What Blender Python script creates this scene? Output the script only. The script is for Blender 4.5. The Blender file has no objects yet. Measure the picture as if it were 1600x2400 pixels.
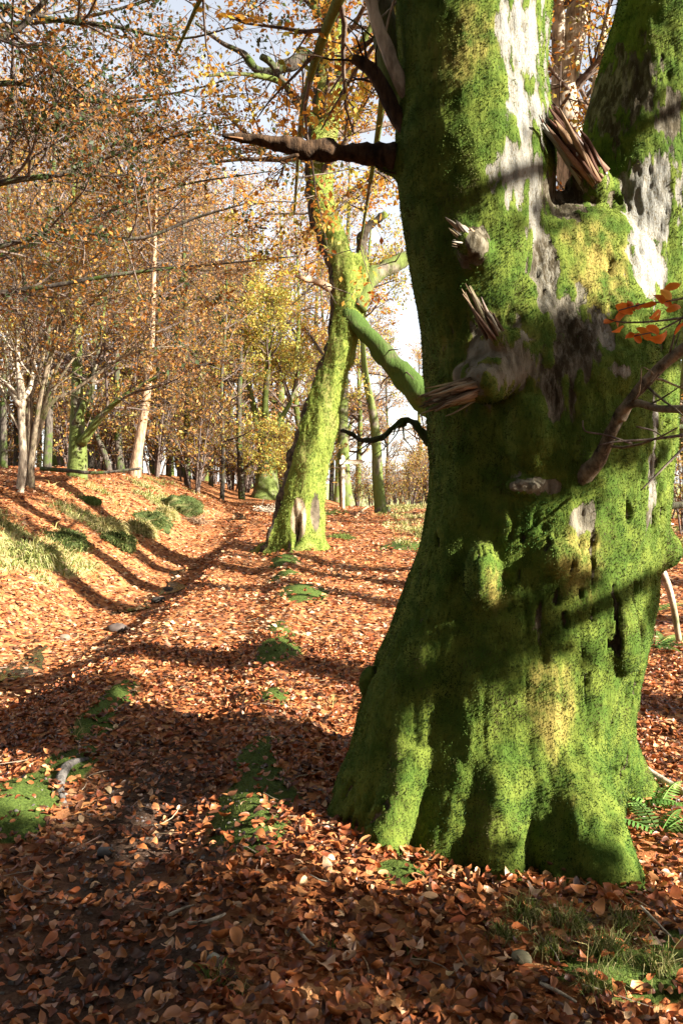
import bpy, math
import numpy as np
from mathutils import Vector

# ------------------------------------------------------------------ camera, sky, sun, exposure
SC = bpy.context.scene
COL = SC.collection
F, HZ, CAMZ = 1867.0, 1125.0, 1.6          # focal length in px (of 2400), horizon row, eye height
cam_d = bpy.data.cameras.new('camera')
cam_d.sensor_fit = 'VERTICAL'
cam_d.sensor_height = 36.0
cam_d.lens = 28.0
cam_d.shift_y = -75.0 / 2400.0
cam_d.clip_start = 0.05
cam_d.clip_end = 6000.0
cam = bpy.data.objects.new('camera', cam_d)
COL.objects.link(cam)
cam.location = (0, 0, CAMZ)
cam.rotation_euler = (math.radians(90), 0, 0)
SC.camera = cam

SUN_EL = math.radians(25.0)
SUN_XY = np.array([0.89, -0.456])           # towards the sun, on the ground
SUN_XY = SUN_XY / np.linalg.norm(SUN_XY)
SUNV = Vector((SUN_XY[0] * math.cos(SUN_EL), SUN_XY[1] * math.cos(SUN_EL), math.sin(SUN_EL)))
world = bpy.data.worlds.new('World')
SC.world = world
world.use_nodes = True
wn = world.node_tree.nodes
sky = wn.new('ShaderNodeTexSky')
sky.sky_type = 'NISHITA'
sky.sun_disc = False
sky.sun_elevation = SUN_EL
sky.sun_rotation = math.atan2(SUN_XY[0], SUN_XY[1])
sky.air_density = 1.0
sky.dust_density = 0.6
sky.ozone_density = 1.0
bg = wn['Background']
bg.inputs['Strength'].default_value = 0.06
sky_desat = wn.new('ShaderNodeHueSaturation')      # sky colour desaturated, for a whiter sky and less blue fill
sky_desat.inputs['Saturation'].default_value = 0.32
world.node_tree.links.new(sky.outputs[0], sky_desat.inputs['Color'])
world.node_tree.links.new(sky_desat.outputs[0], bg.inputs[0])
sun_d = bpy.data.lights.new('sun', 'SUN')
sun_d.energy = 5.0
sun_d.angle = math.radians(0.5)
sun_d.color = (1.0, 0.94, 0.84)
sun = bpy.data.objects.new('sun', sun_d)
COL.objects.link(sun)
sun.rotation_euler = (-SUNV).to_track_quat('-Z', 'Y').to_euler()
SC.view_settings.view_transform = 'Standard'
SC.view_settings.look = 'None'
SC.view_settings.exposure = 2.42
SC.view_settings.gamma = 1.0
SC.render.engine = 'CYCLES'
SC.cycles.max_bounces = 5
SC.cycles.diffuse_bounces = 3
SC.cycles.glossy_bounces = 2
SC.cycles.transmission_bounces = 3
SC.cycles.sample_clamp_indirect = 4.0
SC.cycles.caustics_reflective = False
SC.cycles.caustics_refractive = False
SC.cycles.use_denoising = True

R = np.random.default_rng(7)


def P(px, py, d):
    """point at distance d ahead of the eye that shows at photo pixel (px, py)"""
    return np.array([(px - 800.0) * d / F, d, CAMZ - (py - HZ) * d / F])


# ------------------------------------------------------------------ noise
def _h(i, j, k, s):
    n = (i.astype(np.int64) * 374761393 + j.astype(np.int64) * 668265263 + k.astype(np.int64) * 2147483647 + s * 144665) & 0xFFFFFFFF
    n = ((n ^ (n >> 13)) * 1274126177) & 0xFFFFFFFF
    n = ((n ^ (n >> 16)) * 2246822519) & 0xFFFFFFFF
    return ((n ^ (n >> 15)) & 0xFFFFFF) / float(0xFFFFFF)


def vnoise(p, s=0):
    p = np.asarray(p, float)
    f = np.floor(p)
    t = p - f
    t = t * t * (3 - 2 * t)
    i, j, k = f[:, 0].astype(np.int64), f[:, 1].astype(np.int64), f[:, 2].astype(np.int64)
    out = 0
    for a in (0, 1):
        for b in (0, 1):
            for c in (0, 1):
                w = (t[:, 0] if a else 1 - t[:, 0]) * (t[:, 1] if b else 1 - t[:, 1]) * (t[:, 2] if c else 1 - t[:, 2])
                out = out + w * _h(i + a, j + b, k + c, s)
    return out


def fbm(p, s=0, o=4):
    p = np.asarray(p, float)
    a, tot, out = 1.0, 0.0, 0
    for q in range(o):
        out = out + a * vnoise(p * (2.03 ** q) + q * 17.3, s + q)
        tot += a
        a *= 0.5
    return out / tot


def sst(a, b, x):
    t = np.clip((x - a) / (b - a), 0, 1)
    return t * t * (3 - 2 * t)


# ------------------------------------------------------------------ mesh helpers
def mk_mesh(name, verts, faces, mat=None, col=None, attrs=None, smooth=False):
    """verts (N,3); faces: an (F,k) array or a list of such arrays"""
    if not isinstance(faces, list):
        faces = [faces]
    faces = [np.asarray(f, np.int32) for f in faces if len(f)]
    me = bpy.data.meshes.new(name)
    verts = np.ascontiguousarray(verts, np.float32)
    nl = sum(f.size for f in faces)
    nf = sum(len(f) for f in faces)
    me.vertices.add(len(verts))
    me.vertices.foreach_set('co', verts.ravel())
    me.loops.add(nl)
    me.loops.foreach_set('vertex_index', np.concatenate([f.ravel() for f in faces]))
    me.polygons.add(nf)
    starts, c = [], 0
    for f in faces:
        starts.append(c + np.arange(len(f)) * f.shape[1])
        c += f.size
    me.polygons.foreach_set('loop_start', np.concatenate(starts).astype(np.int32))
    if smooth:
        me.polygons.foreach_set('use_smooth', np.ones(nf, bool))
    me.update(calc_edges=True)
    for key, val in ([('col', col)] if col is not None else []) + list((attrs or {}).items()):
        val = np.asarray(val, np.float32)
        if val.shape[1] == 3:
            val = np.concatenate([val, np.ones((len(val), 1), np.float32)], 1)
        at = me.attributes.new(key, 'FLOAT_COLOR', 'POINT')
        at.data.foreach_set('color', np.ascontiguousarray(val).ravel())
    if mat:
        me.materials.append(mat)
    return me


def link(name, me, parent=None, kind=None):
    o = bpy.data.objects.new(name, me)
    COL.objects.link(o)
    if parent is not None:
        o.parent = parent
        o.matrix_parent_inverse = parent.matrix_basis.inverted() if False else o.matrix_parent_inverse
    if kind:
        o['kind'] = kind
    return o


def tag(o, label, cat, group=None):
    o['label'] = label
    o['category'] = cat
    if group:
        o['group'] = group
    return o


def empty(name, loc=(0, 0, 0), label=None, cat=None, group=None):
    o = bpy.data.objects.new(name, None)
    COL.objects.link(o)
    o.location = tuple(float(v) for v in loc)
    o.empty_display_size = 0.1
    if label:
        tag(o, label, cat, group)
    return o


def copy_tree(root, loc, rz, sc, label=None):
    r = root.copy()
    COL.objects.link(r)
    r.location = loc
    r.rotation_euler = (0, 0, rz)
    r.scale = (sc, sc, sc)
    if label:
        r['label'] = label
    for ch in root.children:
        c = ch.copy()
        COL.objects.link(c)
        c.parent = r
    return r


def nrm(v):
    return v / np.maximum(np.linalg.norm(v, axis=-1, keepdims=True), 1e-9)


def tubes(Pt, Rd, k, cap=False):
    """Pt (M,n,3), Rd (M,n) -> verts, quads (+caps)"""
    Pt = np.asarray(Pt, float)
    Rd = np.asarray(Rd, float)
    M, n = Rd.shape
    T = nrm(np.gradient(Pt, axis=1))
    mean = nrm(Pt[:, -1] - Pt[:, 0])
    ref = np.where(np.abs(mean[:, 2:3]) > 0.75, np.array([[1.0, 0.13, 0.0]]), np.array([[0.11, 0.07, 1.0]]))[:, None, :]
    U = nrm(np.cross(T, np.broadcast_to(ref, T.shape)))
    V = np.cross(T, U)
    a = np.arange(k) * 2 * np.pi / k
    ring = U[:, :, None, :] * np.cos(a)[None, None, :, None] + V[:, :, None, :] * np.sin(a)[None, None, :, None]
    verts = (Pt[:, :, None, :] + ring * Rd[:, :, None, None]).reshape(-1, 3)
    base = (np.arange(M) * n * k)[:, None, None] + (np.arange(n - 1) * k)[None, :, None]
    j = np.arange(k)[None, None, :]
    j2 = (j + 1) % k
    q = np.stack([base + j, base + j2, base + k + j2, base + k + j], -1).reshape(-1, 4)
    faces = [q]
    if cap:
        b0 = (np.arange(M) * n * k)[:, None] + np.arange(k)[None, ::-1]
        b1 = (np.arange(M) * n * k + (n - 1) * k)[:, None] + np.arange(k)[None, :]
        faces += [b0, b1]
    return verts, faces


def resample(pts, rad, n):
    """smooth (Catmull-Rom) resampling of a polyline with radii"""
    pts = np.asarray(pts, float)
    rad = np.asarray(rad, float)
    X = np.concatenate([pts, rad[:, None]], 1)
    m = len(X)
    Xp = np.concatenate([[2 * X[0] - X[1]], X, [2 * X[-1] - X[-2]]])
    d = np.concatenate([[0], np.cumsum(np.linalg.norm(np.diff(pts, axis=0), axis=1))])
    u = np.interp(np.linspace(0, d[-1], n), d, np.arange(m))
    i = np.minimum(u.astype(int), m - 2)
    t = (u - i)[:, None]
    p0, p1, p2, p3 = Xp[i], Xp[i + 1], Xp[i + 2], Xp[i + 3]
    Y = 0.5 * (2 * p1 + (p2 - p0) * t + (2 * p0 - 5 * p1 + 4 * p2 - p3) * t ** 2 + (3 * p1 - p0 - 3 * p2 + p3) * t ** 3)
    return Y[:, :3], np.maximum(Y[:, 3], 0.002)


def merge(parts):
    vs, fs, off = [], [], 0
    for v, f in parts:
        vs.append(v)
        for q in (f if isinstance(f, list) else [f]):
            if len(q):
                fs.append(np.asarray(q) + off)
        off += len(v)
    by = {}
    for f in fs:
        by.setdefault(f.shape[1], []).append(f)
    return np.concatenate(vs), [np.concatenate(x) for x in by.values()]


def tube1(pts, rad, k=8, n=20, cap=True, lump=0.0, seed=0, freq=6.0):
    p, r = resample(pts, rad, n)
    v, f = tubes(p[None], r[None], k, cap)
    if lump:
        c = np.repeat(p, k, 0)
        d = v - c
        v = c + d * (1 + lump * (fbm(v * freq, seed, 3)[:, None] - 0.5) * 2)
    return v, f


def ball(c, r, sz=(1, 1, 1), k=16, n=10):
    c = np.asarray(c, float)
    z = np.linspace(-0.98, 0.98, n)
    rad = np.sqrt(1 - z ** 2)
    a = np.arange(k) * 2 * np.pi / k
    v = np.stack([np.outer(rad, np.cos(a)), np.outer(rad, np.sin(a)), np.repeat(z[:, None], k, 1)], -1).reshape(-1, 3) * r * np.array(sz) + c
    b = (np.arange(n - 1) * k)[:, None]
    j = np.arange(k)[None]
    q = np.stack([b + j, b + (j + 1) % k, b + k + (j + 1) % k, b + k + j], -1).reshape(-1, 4)
    return v, [q, np.arange(k)[None, ::-1], ((n - 1) * k + np.arange(k))[None]]


def loft(cx, cy, z, rx, ry, k, lobes=None):
    a = np.arange(k) * 2 * np.pi / k
    n = len(z)
    m = np.ones((n, k)) if lobes is None else lobes(a, z)
    v = np.stack([cx[:, None] + rx[:, None] * m * np.cos(a), cy[:, None] + ry[:, None] * m * np.sin(a), np.repeat(np.asarray(z)[:, None], k, 1)], -1).reshape(-1, 3)
    b = (np.arange(n - 1) * k)[:, None]
    j = np.arange(k)[None]
    q = np.stack([b + j, b + (j + 1) % k, b + k + (j + 1) % k, b + k + j], -1).reshape(-1, 4)
    return v, [q, np.arange(k)[None, ::-1], ((n - 1) * k + np.arange(k))[None]]


def union(parts, voxel, smooth_it):
    """fuse overlapping closed shapes into one continuous skin"""
    v, f = merge(parts)
    me = mk_mesh('tmp', v, f)
    o = bpy.data.objects.new('tmp', me)
    COL.objects.link(o)
    md = o.modifiers.new('r', 'REMESH')
    md.mode = 'VOXEL'
    md.voxel_size = voxel
    dg = bpy.context.evaluated_depsgraph_get()
    m2 = bpy.data.meshes.new_from_object(o.evaluated_get(dg))
    bpy.data.objects.remove(o)
    n = len(m2.vertices)
    co = np.empty(n * 3, np.float32)
    m2.vertices.foreach_get('co', co)
    co = co.reshape(-1, 3).astype(float)
    e = np.empty(len(m2.edges) * 2, np.int32)
    m2.edges.foreach_get('vertices', e)
    e = e.reshape(-1, 2)
    q = np.empty(len(m2.loops), np.int32)
    m2.loops.foreach_get('vertex_index', q)
    lt = np.empty(len(m2.polygons), np.int32)
    m2.polygons.foreach_get('loop_total', lt)
    st = np.concatenate([[0], np.cumsum(lt)[:-1]])
    faces = []
    for k in np.unique(lt):
        s = st[lt == k]
        faces.append(q[s[:, None] + np.arange(k)[None]])
    deg = np.bincount(e.ravel(), minlength=n).astype(float)[:, None]
    for _ in range(smooth_it):
        acc = np.stack([np.bincount(e[:, 0], co[e[:, 1], c], n) + np.bincount(e[:, 1], co[e[:, 0], c], n) for c in range(3)], 1)
        co = 0.45 * co + 0.55 * acc / np.maximum(deg, 1)
    bpy.data.meshes.remove(m2)
    return co, faces


def vert_normals(v, faces):
    N = np.zeros_like(v)
    for f in faces:
        a, b, c = v[f[:, 0]], v[f[:, 1]], v[f[:, 2]]
        fn = np.cross(b - a, c - a)
        for k in range(f.shape[1]):
            for d in range(3):
                N[:, d] += np.bincount(f[:, k], fn[:, d], len(v))
    return nrm(N)


def leaf_cards(C, A, Nn, L, W, fold=0.12):
    """two folded faces per leaf: base, right, tip, left"""
    B = nrm(np.cross(Nn, A))
    L = L[:, None]
    W = W[:, None]
    v = np.stack([C - A * L * 0.5, C - B * W * 0.5 + Nn * L * fold, C + A * L * 0.5, C + B * W * 0.5 + Nn * L * fold], 1).reshape(-1, 3)
    i = np.arange(len(C))[:, None] * 4
    return v, np.concatenate([i + [[0, 1, 2]], i + [[0, 2, 3]]])


def pick(pal, n, rng, jit=0.25):
    pal = np.asarray(pal, float)
    w = pal[:, 3] / pal[:, 3].sum()
    c = pal[rng.choice(len(pal), n, p=w), :3]
    return np.clip(c * rng.uniform(1 - jit, 1 + jit, (n, 1)) * rng.uniform(0.92, 1.08, (n, 3)), 0.005, 0.9)


# ------------------------------------------------------------------ materials
def new_mat(name):
    m = bpy.data.materials.new(name)
    m.use_nodes = True
    nt = m.node_tree
    nt.nodes.clear()
    out = nt.nodes.new('ShaderNodeOutputMaterial')
    return m, nt, out


def ND(nt, typ, **kw):
    n = nt.nodes.new(typ)
    for k, v in kw.items():
        setattr(n, k, v)
    return n


def rgb(c):
    return (c[0], c[1], c[2], 1.0)


def mixc(nt, fac, a, b):
    n = nt.nodes.new('ShaderNodeMix')
    n.data_type = 'RGBA'
    n.clamp_factor = True
    for sock, val in ((0, fac), (6, a), (7, b)):
        if isinstance(val, (int, float)):
            n.inputs[sock].default_value = val
        elif isinstance(val, tuple):
            n.inputs[sock].default_value = val
        else:
            nt.links.new(val, n.inputs[sock])
    return n.outputs[2]


def noise(nt, vec, scale, detail=5.0, rough=0.6):
    n = nt.nodes.new('ShaderNodeTexNoise')
    n.inputs['Scale'].default_value = scale
    n.inputs['Detail'].default_value = detail
    n.inputs['Roughness'].default_value = rough
    nt.links.new(vec, n.inputs['Vector'])
    return n.outputs['Fac']


def stretch(nt, vec, s):
    n = nt.nodes.new('ShaderNodeMapping')
    n.inputs['Scale'].default_value = s
    nt.links.new(vec, n.inputs['Vector'])
    return n.outputs[0]


def ramp(nt, fac, a, b):
    n = nt.nodes.new('ShaderNodeMapRange')
    n.interpolation_type = 'SMOOTHSTEP'
    n.inputs['From Min'].default_value = a
    n.inputs['From Max'].default_value = b
    nt.links.new(fac, n.inputs['Value'])
    return n.outputs[0]


def math_n(nt, op, a, b):
    n = nt.nodes.new('ShaderNodeMath')
    n.operation = op
    for s, v in ((0, a), (1, b)):
        if isinstance(v, (int, float)):
            n.inputs[s].default_value = v
        else:
            nt.links.new(v, n.inputs[s])
    return n.outputs[0]


def bsdf(nt, out, color, rough=0.85, spec=0.2, bump=None, bstr=0.5, bdist=0.02):
    b = nt.nodes.new('ShaderNodeBsdfPrincipled')
    if isinstance(color, tuple):
        b.inputs['Base Color'].default_value = color
    else:
        nt.links.new(color, b.inputs['Base Color'])
    if isinstance(rough, (int, float)):
        b.inputs['Roughness'].default_value = rough
    else:
        nt.links.new(rough, b.inputs['Roughness'])
    b.inputs['Specular IOR Level'].default_value = spec
    if bump is not None:
        bn = nt.nodes.new('ShaderNodeBump')
        bn.inputs['Strength'].default_value = bstr
        bn.inputs['Distance'].default_value = bdist
        nt.links.new(bump, bn.inputs['Height'])
        nt.links.new(bn.outputs[0], b.inputs['Normal'])
    nt.links.new(b.outputs[0], out.inputs['Surface'])
    return b


def attr(nt, name):
    n = nt.nodes.new('ShaderNodeAttribute')
    n.attribute_name = name
    return n


def leaf_mat(name, trans=0.4, rough=0.5, spec=0.3, warm=(1.1, 1.0, 0.7)):
    m, nt, out = new_mat(name)
    a = attr(nt, 'col')
    pr = nt.nodes.new('ShaderNodeBsdfPrincipled')
    pr.inputs['Roughness'].default_value = rough
    pr.inputs['Specular IOR Level'].default_value = spec
    nt.links.new(a.outputs['Color'], pr.inputs['Base Color'])
    if trans <= 0:
        nt.links.new(pr.outputs[0], out.inputs['Surface'])
        return m
    tr = nt.nodes.new('ShaderNodeBsdfTranslucent')
    mu = nt.nodes.new('ShaderNodeMix')
    mu.data_type = 'RGBA'
    mu.blend_type = 'MULTIPLY'
    mu.inputs[0].default_value = 1.0
    nt.links.new(a.outputs['Color'], mu.inputs[6])
    mu.inputs[7].default_value = (*warm, 1)
    nt.links.new(mu.outputs[2], tr.inputs['Color'])
    mx = nt.nodes.new('ShaderNodeMixShader')
    mx.inputs[0].default_value = trans
    nt.links.new(pr.outputs[0], mx.inputs[1])
    nt.links.new(tr.outputs[0], mx.inputs[2])
    nt.links.new(mx.outputs[0], out.inputs['Surface'])
    return m


def col_mat(name, rough=0.9, spec=0.1):
    m, nt, out = new_mat(name)
    a = attr(nt, 'col')
    bsdf(nt, out, a.outputs['Color'], rough, spec)
    return m


def bark_mat(name, dark, light, moss=(0.09, 0.14, 0.02), moss_amt=0.5, scale=6.0, rough=0.9, bstr=0.7, bdist=0.03, zst=0.25):
    m, nt, out = new_mat(name)
    tc = ND(nt, 'ShaderNodeNewGeometry').outputs['Position']
    st = stretch(nt, tc, (1, 1, zst))
    n1 = noise(nt, st, scale * 3, 6, 0.65)
    n2 = noise(nt, tc, scale * 0.35, 4, 0.6)
    n3 = noise(nt, st, scale * 9, 4, 0.6)
    base = mixc(nt, ramp(nt, n1, 0.32, 0.68), rgb(dark), rgb(light))
    mossc = mixc(nt, n3, rgb(tuple(x * 0.55 for x in moss)), rgb(tuple(x * 1.45 for x in moss)))
    mm = math_n(nt, 'ADD', n2, math_n(nt, 'MULTIPLY', n1, 0.3))
    lo = 1.15 - moss_amt
    c = mixc(nt, ramp(nt, mm, lo - 0.1, lo + 0.1), base, mossc)
    bsdf(nt, out, c, rough, 0.15, n1, bstr, bdist)
    return m


PAL_LITTER = [(0.39, 0.13, 0.042, 3), (0.27, 0.082, 0.027, 3), (0.46, 0.20, 0.075, 2), (0.52, 0.32, 0.18, 0.8), (0.085, 0.033, 0.016, 3), (0.19, 0.053, 0.02, 2)]
M_LITTER = leaf_mat('fallen beech leaf', 0.12, 0.42, 0.35)
M_LEAF = leaf_mat('beech foliage', 0.42, 0.55, 0.25)
M_BLADE = leaf_mat('grass and moss blade', 0.25, 0.7, 0.1, (1.0, 1.05, 0.6))
M_COL = col_mat('weathered wood', 0.85, 0.15)
M_STONE = col_mat('stone', 0.7, 0.3)
M_TWIG = bark_mat('twig bark', (0.05, 0.035, 0.03), (0.16, 0.12, 0.09), moss_amt=0.15, bstr=0.3)
M_TWIGP = bark_mat('purple twig bark', (0.05, 0.037, 0.033), (0.17, 0.13, 0.105), moss_amt=0.12, bstr=0.3)
M_BARKD = bark_mat('dark furrowed bark', (0.025, 0.02, 0.016), (0.11, 0.09, 0.07), moss=(0.05, 0.075, 0.015), moss_amt=0.45)
M_BARKP = bark_mat('pale hazel bark', (0.16, 0.125, 0.085), (0.54, 0.45, 0.33), moss=(0.10, 0.13, 0.03), moss_amt=0.32, bstr=0.4)
M_BARKM = bark_mat('mossy beech bark', (0.06, 0.05, 0.035), (0.24, 0.20, 0.15), moss=(0.095, 0.12, 0.028), moss_amt=0.58, bstr=0.9)
M_BARKL = bark_mat('lit pale trunk bark', (0.13, 0.08, 0.05), (0.44, 0.30, 0.18), moss=(0.16, 0.16, 0.05), moss_amt=0.2)
M_BARKR = bark_mat('grey root bark', (0.05, 0.045, 0.04), (0.17, 0.15, 0.13), moss_amt=0.35, scale=9)
M_BARKB = bark_mat('mottled branch bark', (0.035, 0.027, 0.02), (0.27, 0.22, 0.15), moss=(0.06, 0.08, 0.02), moss_amt=0.3, scale=7, zst=0.7)
M_BARKC = bark_mat('coppice stem bark', (0.06, 0.045, 0.03), (0.32, 0.25, 0.165), moss=(0.10, 0.12, 0.03), moss_amt=0.38, bstr=0.5)
M_BARKG = bark_mat('deep mossy bough', (0.03, 0.035, 0.015), (0.10, 0.10, 0.04), moss=(0.045, 0.078, 0.014), moss_amt=0.6, bstr=1.0)
M_DEAD = bark_mat('dead branch wood', (0.014, 0.009, 0.006), (0.085, 0.048, 0.024), moss=(0.03, 0.045, 0.01), moss_amt=0.15, scale=9)


def masked_trunk_mat(name, moss, mossy, dry, bark_d, bark_l, lichen, amin=0.0, fs=70.0):
    """attribute 'mask': R moss, G pale lichen, B dry yellow moss / bare wood"""
    m, nt, out = new_mat(name)
    pos = ND(nt, 'ShaderNodeNewGeometry').outputs['Position']
    a = attr(nt, 'mask')
    sep = nt.nodes.new('ShaderNodeSeparateColor')
    nt.links.new(a.outputs['Color'], sep.inputs[0])
    st = stretch(nt, pos, (1, 1, 0.3))
    fine = noise(nt, st, fs, 5, 0.7)
    mid = noise(nt, pos, 9, 5, 0.6)
    big = noise(nt, pos, 2.2, 3, 0.5)
    spk = noise(nt, stretch(nt, pos, (1, 1, 0.6)), 130, 3, 0.7)
    mc = mixc(nt, ramp(nt, mid, 0.35, 0.65), rgb(moss), rgb(mossy))
    mc = mixc(nt, math_n(nt, 'MULTIPLY', ramp(nt, fine, 0.25, 0.5), 1.0), rgb(tuple(x * 0.4 for x in moss)), mc)  # moss base darkened in its creases, shade put into the colour
    mc = mixc(nt, math_n(nt, 'MULTIPLY', sep.outputs[2], ramp(nt, mid, 0.3, 0.6)), mc, rgb(dry))
    bc = mixc(nt, ramp(nt, mid, 0.35, 0.65), rgb(bark_d), rgb(bark_l))
    bc = mixc(nt, math_n(nt, 'MULTIPLY', sep.outputs[1], ramp(nt, spk, 0.36, 0.5)), bc, rgb(lichen))
    bc = mixc(nt, ramp(nt, spk, 0.66, 0.74), bc, rgb((0.03, 0.027, 0.02)))
    bc = mixc(nt, math_n(nt, 'MULTIPLY', math_n(nt, 'SUBTRACT', a.outputs['Alpha'], amin), ramp(nt, noise(nt, st, 28, 5, 0.7), 0.36, 0.56)), bc, rgb((0.040, 0.031, 0.017)))
    edge = math_n(nt, 'ADD', sep.outputs[0], math_n(nt, 'MULTIPLY', math_n(nt, 'SUBTRACT', fine, 0.5), 0.9))
    f = ramp(nt, edge, 0.42, 0.58)
    c = mixc(nt, f, bc, mc)
    hgt = math_n(nt, 'ADD', math_n(nt, 'MULTIPLY', fine, 1.0), math_n(nt, 'MULTIPLY', f, 0.5))
    bsdf(nt, out, c, 0.92, 0.08, hgt, 0.8, 0.012)
    return m


# ------------------------------------------------------------------ ground shape
def interp(y, ys, vs):
    return np.interp(y, ys, vs)


def ridge_x(y):       # mossy right edge of the path, leading to the leaning beech
    return interp(y, [0, 3.7, 5.7, 7.7, 10.5, 14, 16, 30], [-0.25, -0.40, -0.49, -0.66, -0.60, -1.0, -0.95, -1.6])


def path_l(y):        # left mossy edge of the path
    return interp(y, [0, 4, 6.4, 10.8, 13, 16, 30], [-1.55, -1.6, -1.68, -1.8, -2.0, -2.2, -2.9])


def gully_x(y):
    return interp(y, [0, 6, 8.9, 12, 14.3, 19, 27, 40], [-3.9, -3.8, -3.6, -3.3, -3.2, -3.5, -3.6, -5.0])


def gully_z(y):
    return interp(y, [0, 6, 9, 14, 19, 27, 40, 55], [-0.45, -0.5, -0.5, -0.42, -0.2, 0.33, 0.88, 1.0])


def base_h(x, y):
    x = np.asarray(x, float)
    y = np.asarray(y, float)
    rx, pl, gx, gz = ridge_x(y), path_l(y), gully_x(y), gully_z(y)
    along = interp(y, [0, 8, 16, 24, 32, 45], [0.0, 0.03, 0.17, 0.33, 0.5, 0.8])     # height of the path bank
    # right of the ridge
    zr = along + 0.06 * np.exp(-((x - rx) / 0.35) ** 2) - 0.10 * sst(0.3, 1.6, x - rx) * sst(5, 9, y) + 0.12 * sst(2.0, 6.0, x - rx)
    # path, slightly dished, between rx and pl
    zp = along - 0.03 + 0.09 * sst(0.45, 0.0, rx - x)
    # bank down to the gully
    t = np.clip((pl - x) / np.maximum(pl - gx - 0.35, 0.3), 0, 1)
    zd = along + (gz - along) * (t ** 1.3 * (3 - 2 * t ** 1.0) if False else sst(0, 1, t))
    # left of the gully
    u = gx - x
    amp = np.clip(1 - (y - 20) / 45.0, 0.3, 1.0)
    zl = gz + amp * interp(u, [-0.3, 0.0, 0.5, 1.2, 1.7, 2.4, 3.6, 6, 14, 40], [0, 0, 0.10, 0.52, 0.80, 1.22, 1.7, 1.95, 2.1, 2.2])
    z = np.where(x > rx, zr, np.where(x > pl, zp, np.where(x > gx, zd, zl)))
    # the land falls away behind the crest
    fall = interp(y, [0, 33, 40, 60, 120, 400, 3000], [0, 0, 0.5, 1.6, 3.0, 9.0, 20.0]) * sst(-4, 3, x)
    fall2 = interp(y, [0, 55, 80, 120, 400, 3000], [0, 0, 1.2, 3.0, 9.0, 20.0]) * (1 - sst(-4, 3, x))
    return z - fall - fall2


def ground_h(x, y):
    x = np.asarray(x, float)
    y = np.asarray(y, float)
    z = base_h(x, y)
    p = np.stack([x, y, np.zeros_like(x)], -1).reshape(-1, 3)
    n = (fbm(p * 0.7, 3, 3) - 0.5) * 0.22 + (fbm(p * 2.6, 5, 3) - 0.5) * 0.09
    near = (0.35 + 0.65 * sst(3, 12, np.hypot(x, y))).ravel()
    z = z + (n * near).reshape(x.shape)
    z = z + moss_bump(x, y)
    # leaf drift against the great beech
    z = z + 0.10 * np.exp(-(((x + 0.05) / 0.35) ** 2 + ((y - 3.25) / 0.35) ** 2)) + 0.07 * np.exp(-(((x - 0.75) / 0.5) ** 2 + ((y - 2.85) / 0.22) ** 2))
    return z


def gnd(px, py, lo=1.5, hi=80.0):
    """where the ground shows at a photo pixel"""
    d = np.exp(np.linspace(math.log(lo), math.log(hi), 1600))
    x = (px - 800.0) * d / F
    z = CAMZ - (py - HZ) * d / F
    g = ground_h(x, d)
    i = np.argmax(z <= g)
    return np.array([x[i], d[i], g[i]])


# mossy swellings: photo pixel, half-width m, half-length m, height m
_MS = [(-0.42, 3.75, 0.17, 0.42, 0.06), (-0.36, 3.35, 0.13, 0.25, 0.03), (-0.47, 4.4, 0.12, 0.3, 0.06), (-0.5, 5.6, 0.12, 0.22, 0.05), (-0.55, 6.9, 0.16, 0.45, 0.09), (-0.62, 7.9, 0.15, 0.5, 0.09),
       (-0.50, 10.3, 0.30, 0.6, 0.09), (-0.85, 12.2, 0.24, 0.5, 0.08), (-1.0, 14.0, 0.22, 0.8, 0.08),
       (-1.62, 3.85, 0.22, 0.30, 0.08), (-1.50, 4.45, 0.14, 0.32, 0.09), (-1.62, 5.15, 0.12, 0.40, 0.07), (-1.66, 5.9, 0.11, 0.4, 0.06),
       (1.4, 17.5, 0.5, 1.0, 0.12), (2.2, 13.5, 0.4, 0.9, 0.10), (0.9, 2.50, 0.20, 0.10, 0.05), (1.30, 2.62, 0.22, 0.10, 0.05), (0.25, 3.12, 0.08, 0.07, 0.04)]


def moss_field(x, y):
    m = np.zeros_like(x)
    for (a, b, w, l, hh) in _MS:
        m = np.maximum(m, np.exp(-(((x - a) / (w * 1.15)) ** 2 + ((y - b) / (l * 1.15)) ** 2) ** 1.5))
    p = np.stack([x, y, np.zeros_like(x)], -1).reshape(-1, 3)
    n = fbm(p * 5.5, 41, 4).reshape(x.shape)
    return np.clip(m + (n - 0.5) * 1.5 * sst(0.02, 0.3, m), 0, 1)


def moss_bump(x, y):
    z = np.zeros_like(x)
    for (a, b, w, l, hh) in _MS:
        z = z + hh * np.exp(-(((x - a) / w) ** 2 + ((y - b) / l) ** 2))
    return z


def soil_field(x, y):
    """bare trodden soil: middle of the near path"""
    c = (ridge_x(y) + path_l(y)) / 2
    m = np.exp(-((x - c - 0.05) / 0.45) ** 2) * sst(5.6, 4.2, y) * 0.75
    m = np.maximum(m, np.exp(-(((x + 0.62) / 0.30) ** 2 + ((y - 2.62) / 0.28) ** 2)))
    m = np.maximum(m, 0.8 * np.exp(-(((x + 0.5) / 0.16) ** 2 + ((y - 3.3) / 0.25) ** 2)))
    return m


def grass_field(x, y):
    """rough grass on the bank left of the sunken way and far right rise"""
    u = gully_x(y) - x
    p = np.stack([x, y, np.zeros_like(x)], -1).reshape(-1, 3)
    n = fbm(p * 0.9, 31, 3).reshape(x.shape)
    g = sst(0.9, 1.3, u) * sst(3.6, 2.6, u) * sst(0.53, 0.64, n) * sst(8, 11, y) * sst(34, 26, y)
    g2 = sst(0.9, 2.5, x) * sst(13, 18, y) * sst(0.48, 0.60, n) * 0.8
    return np.maximum(g, g2)


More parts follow.
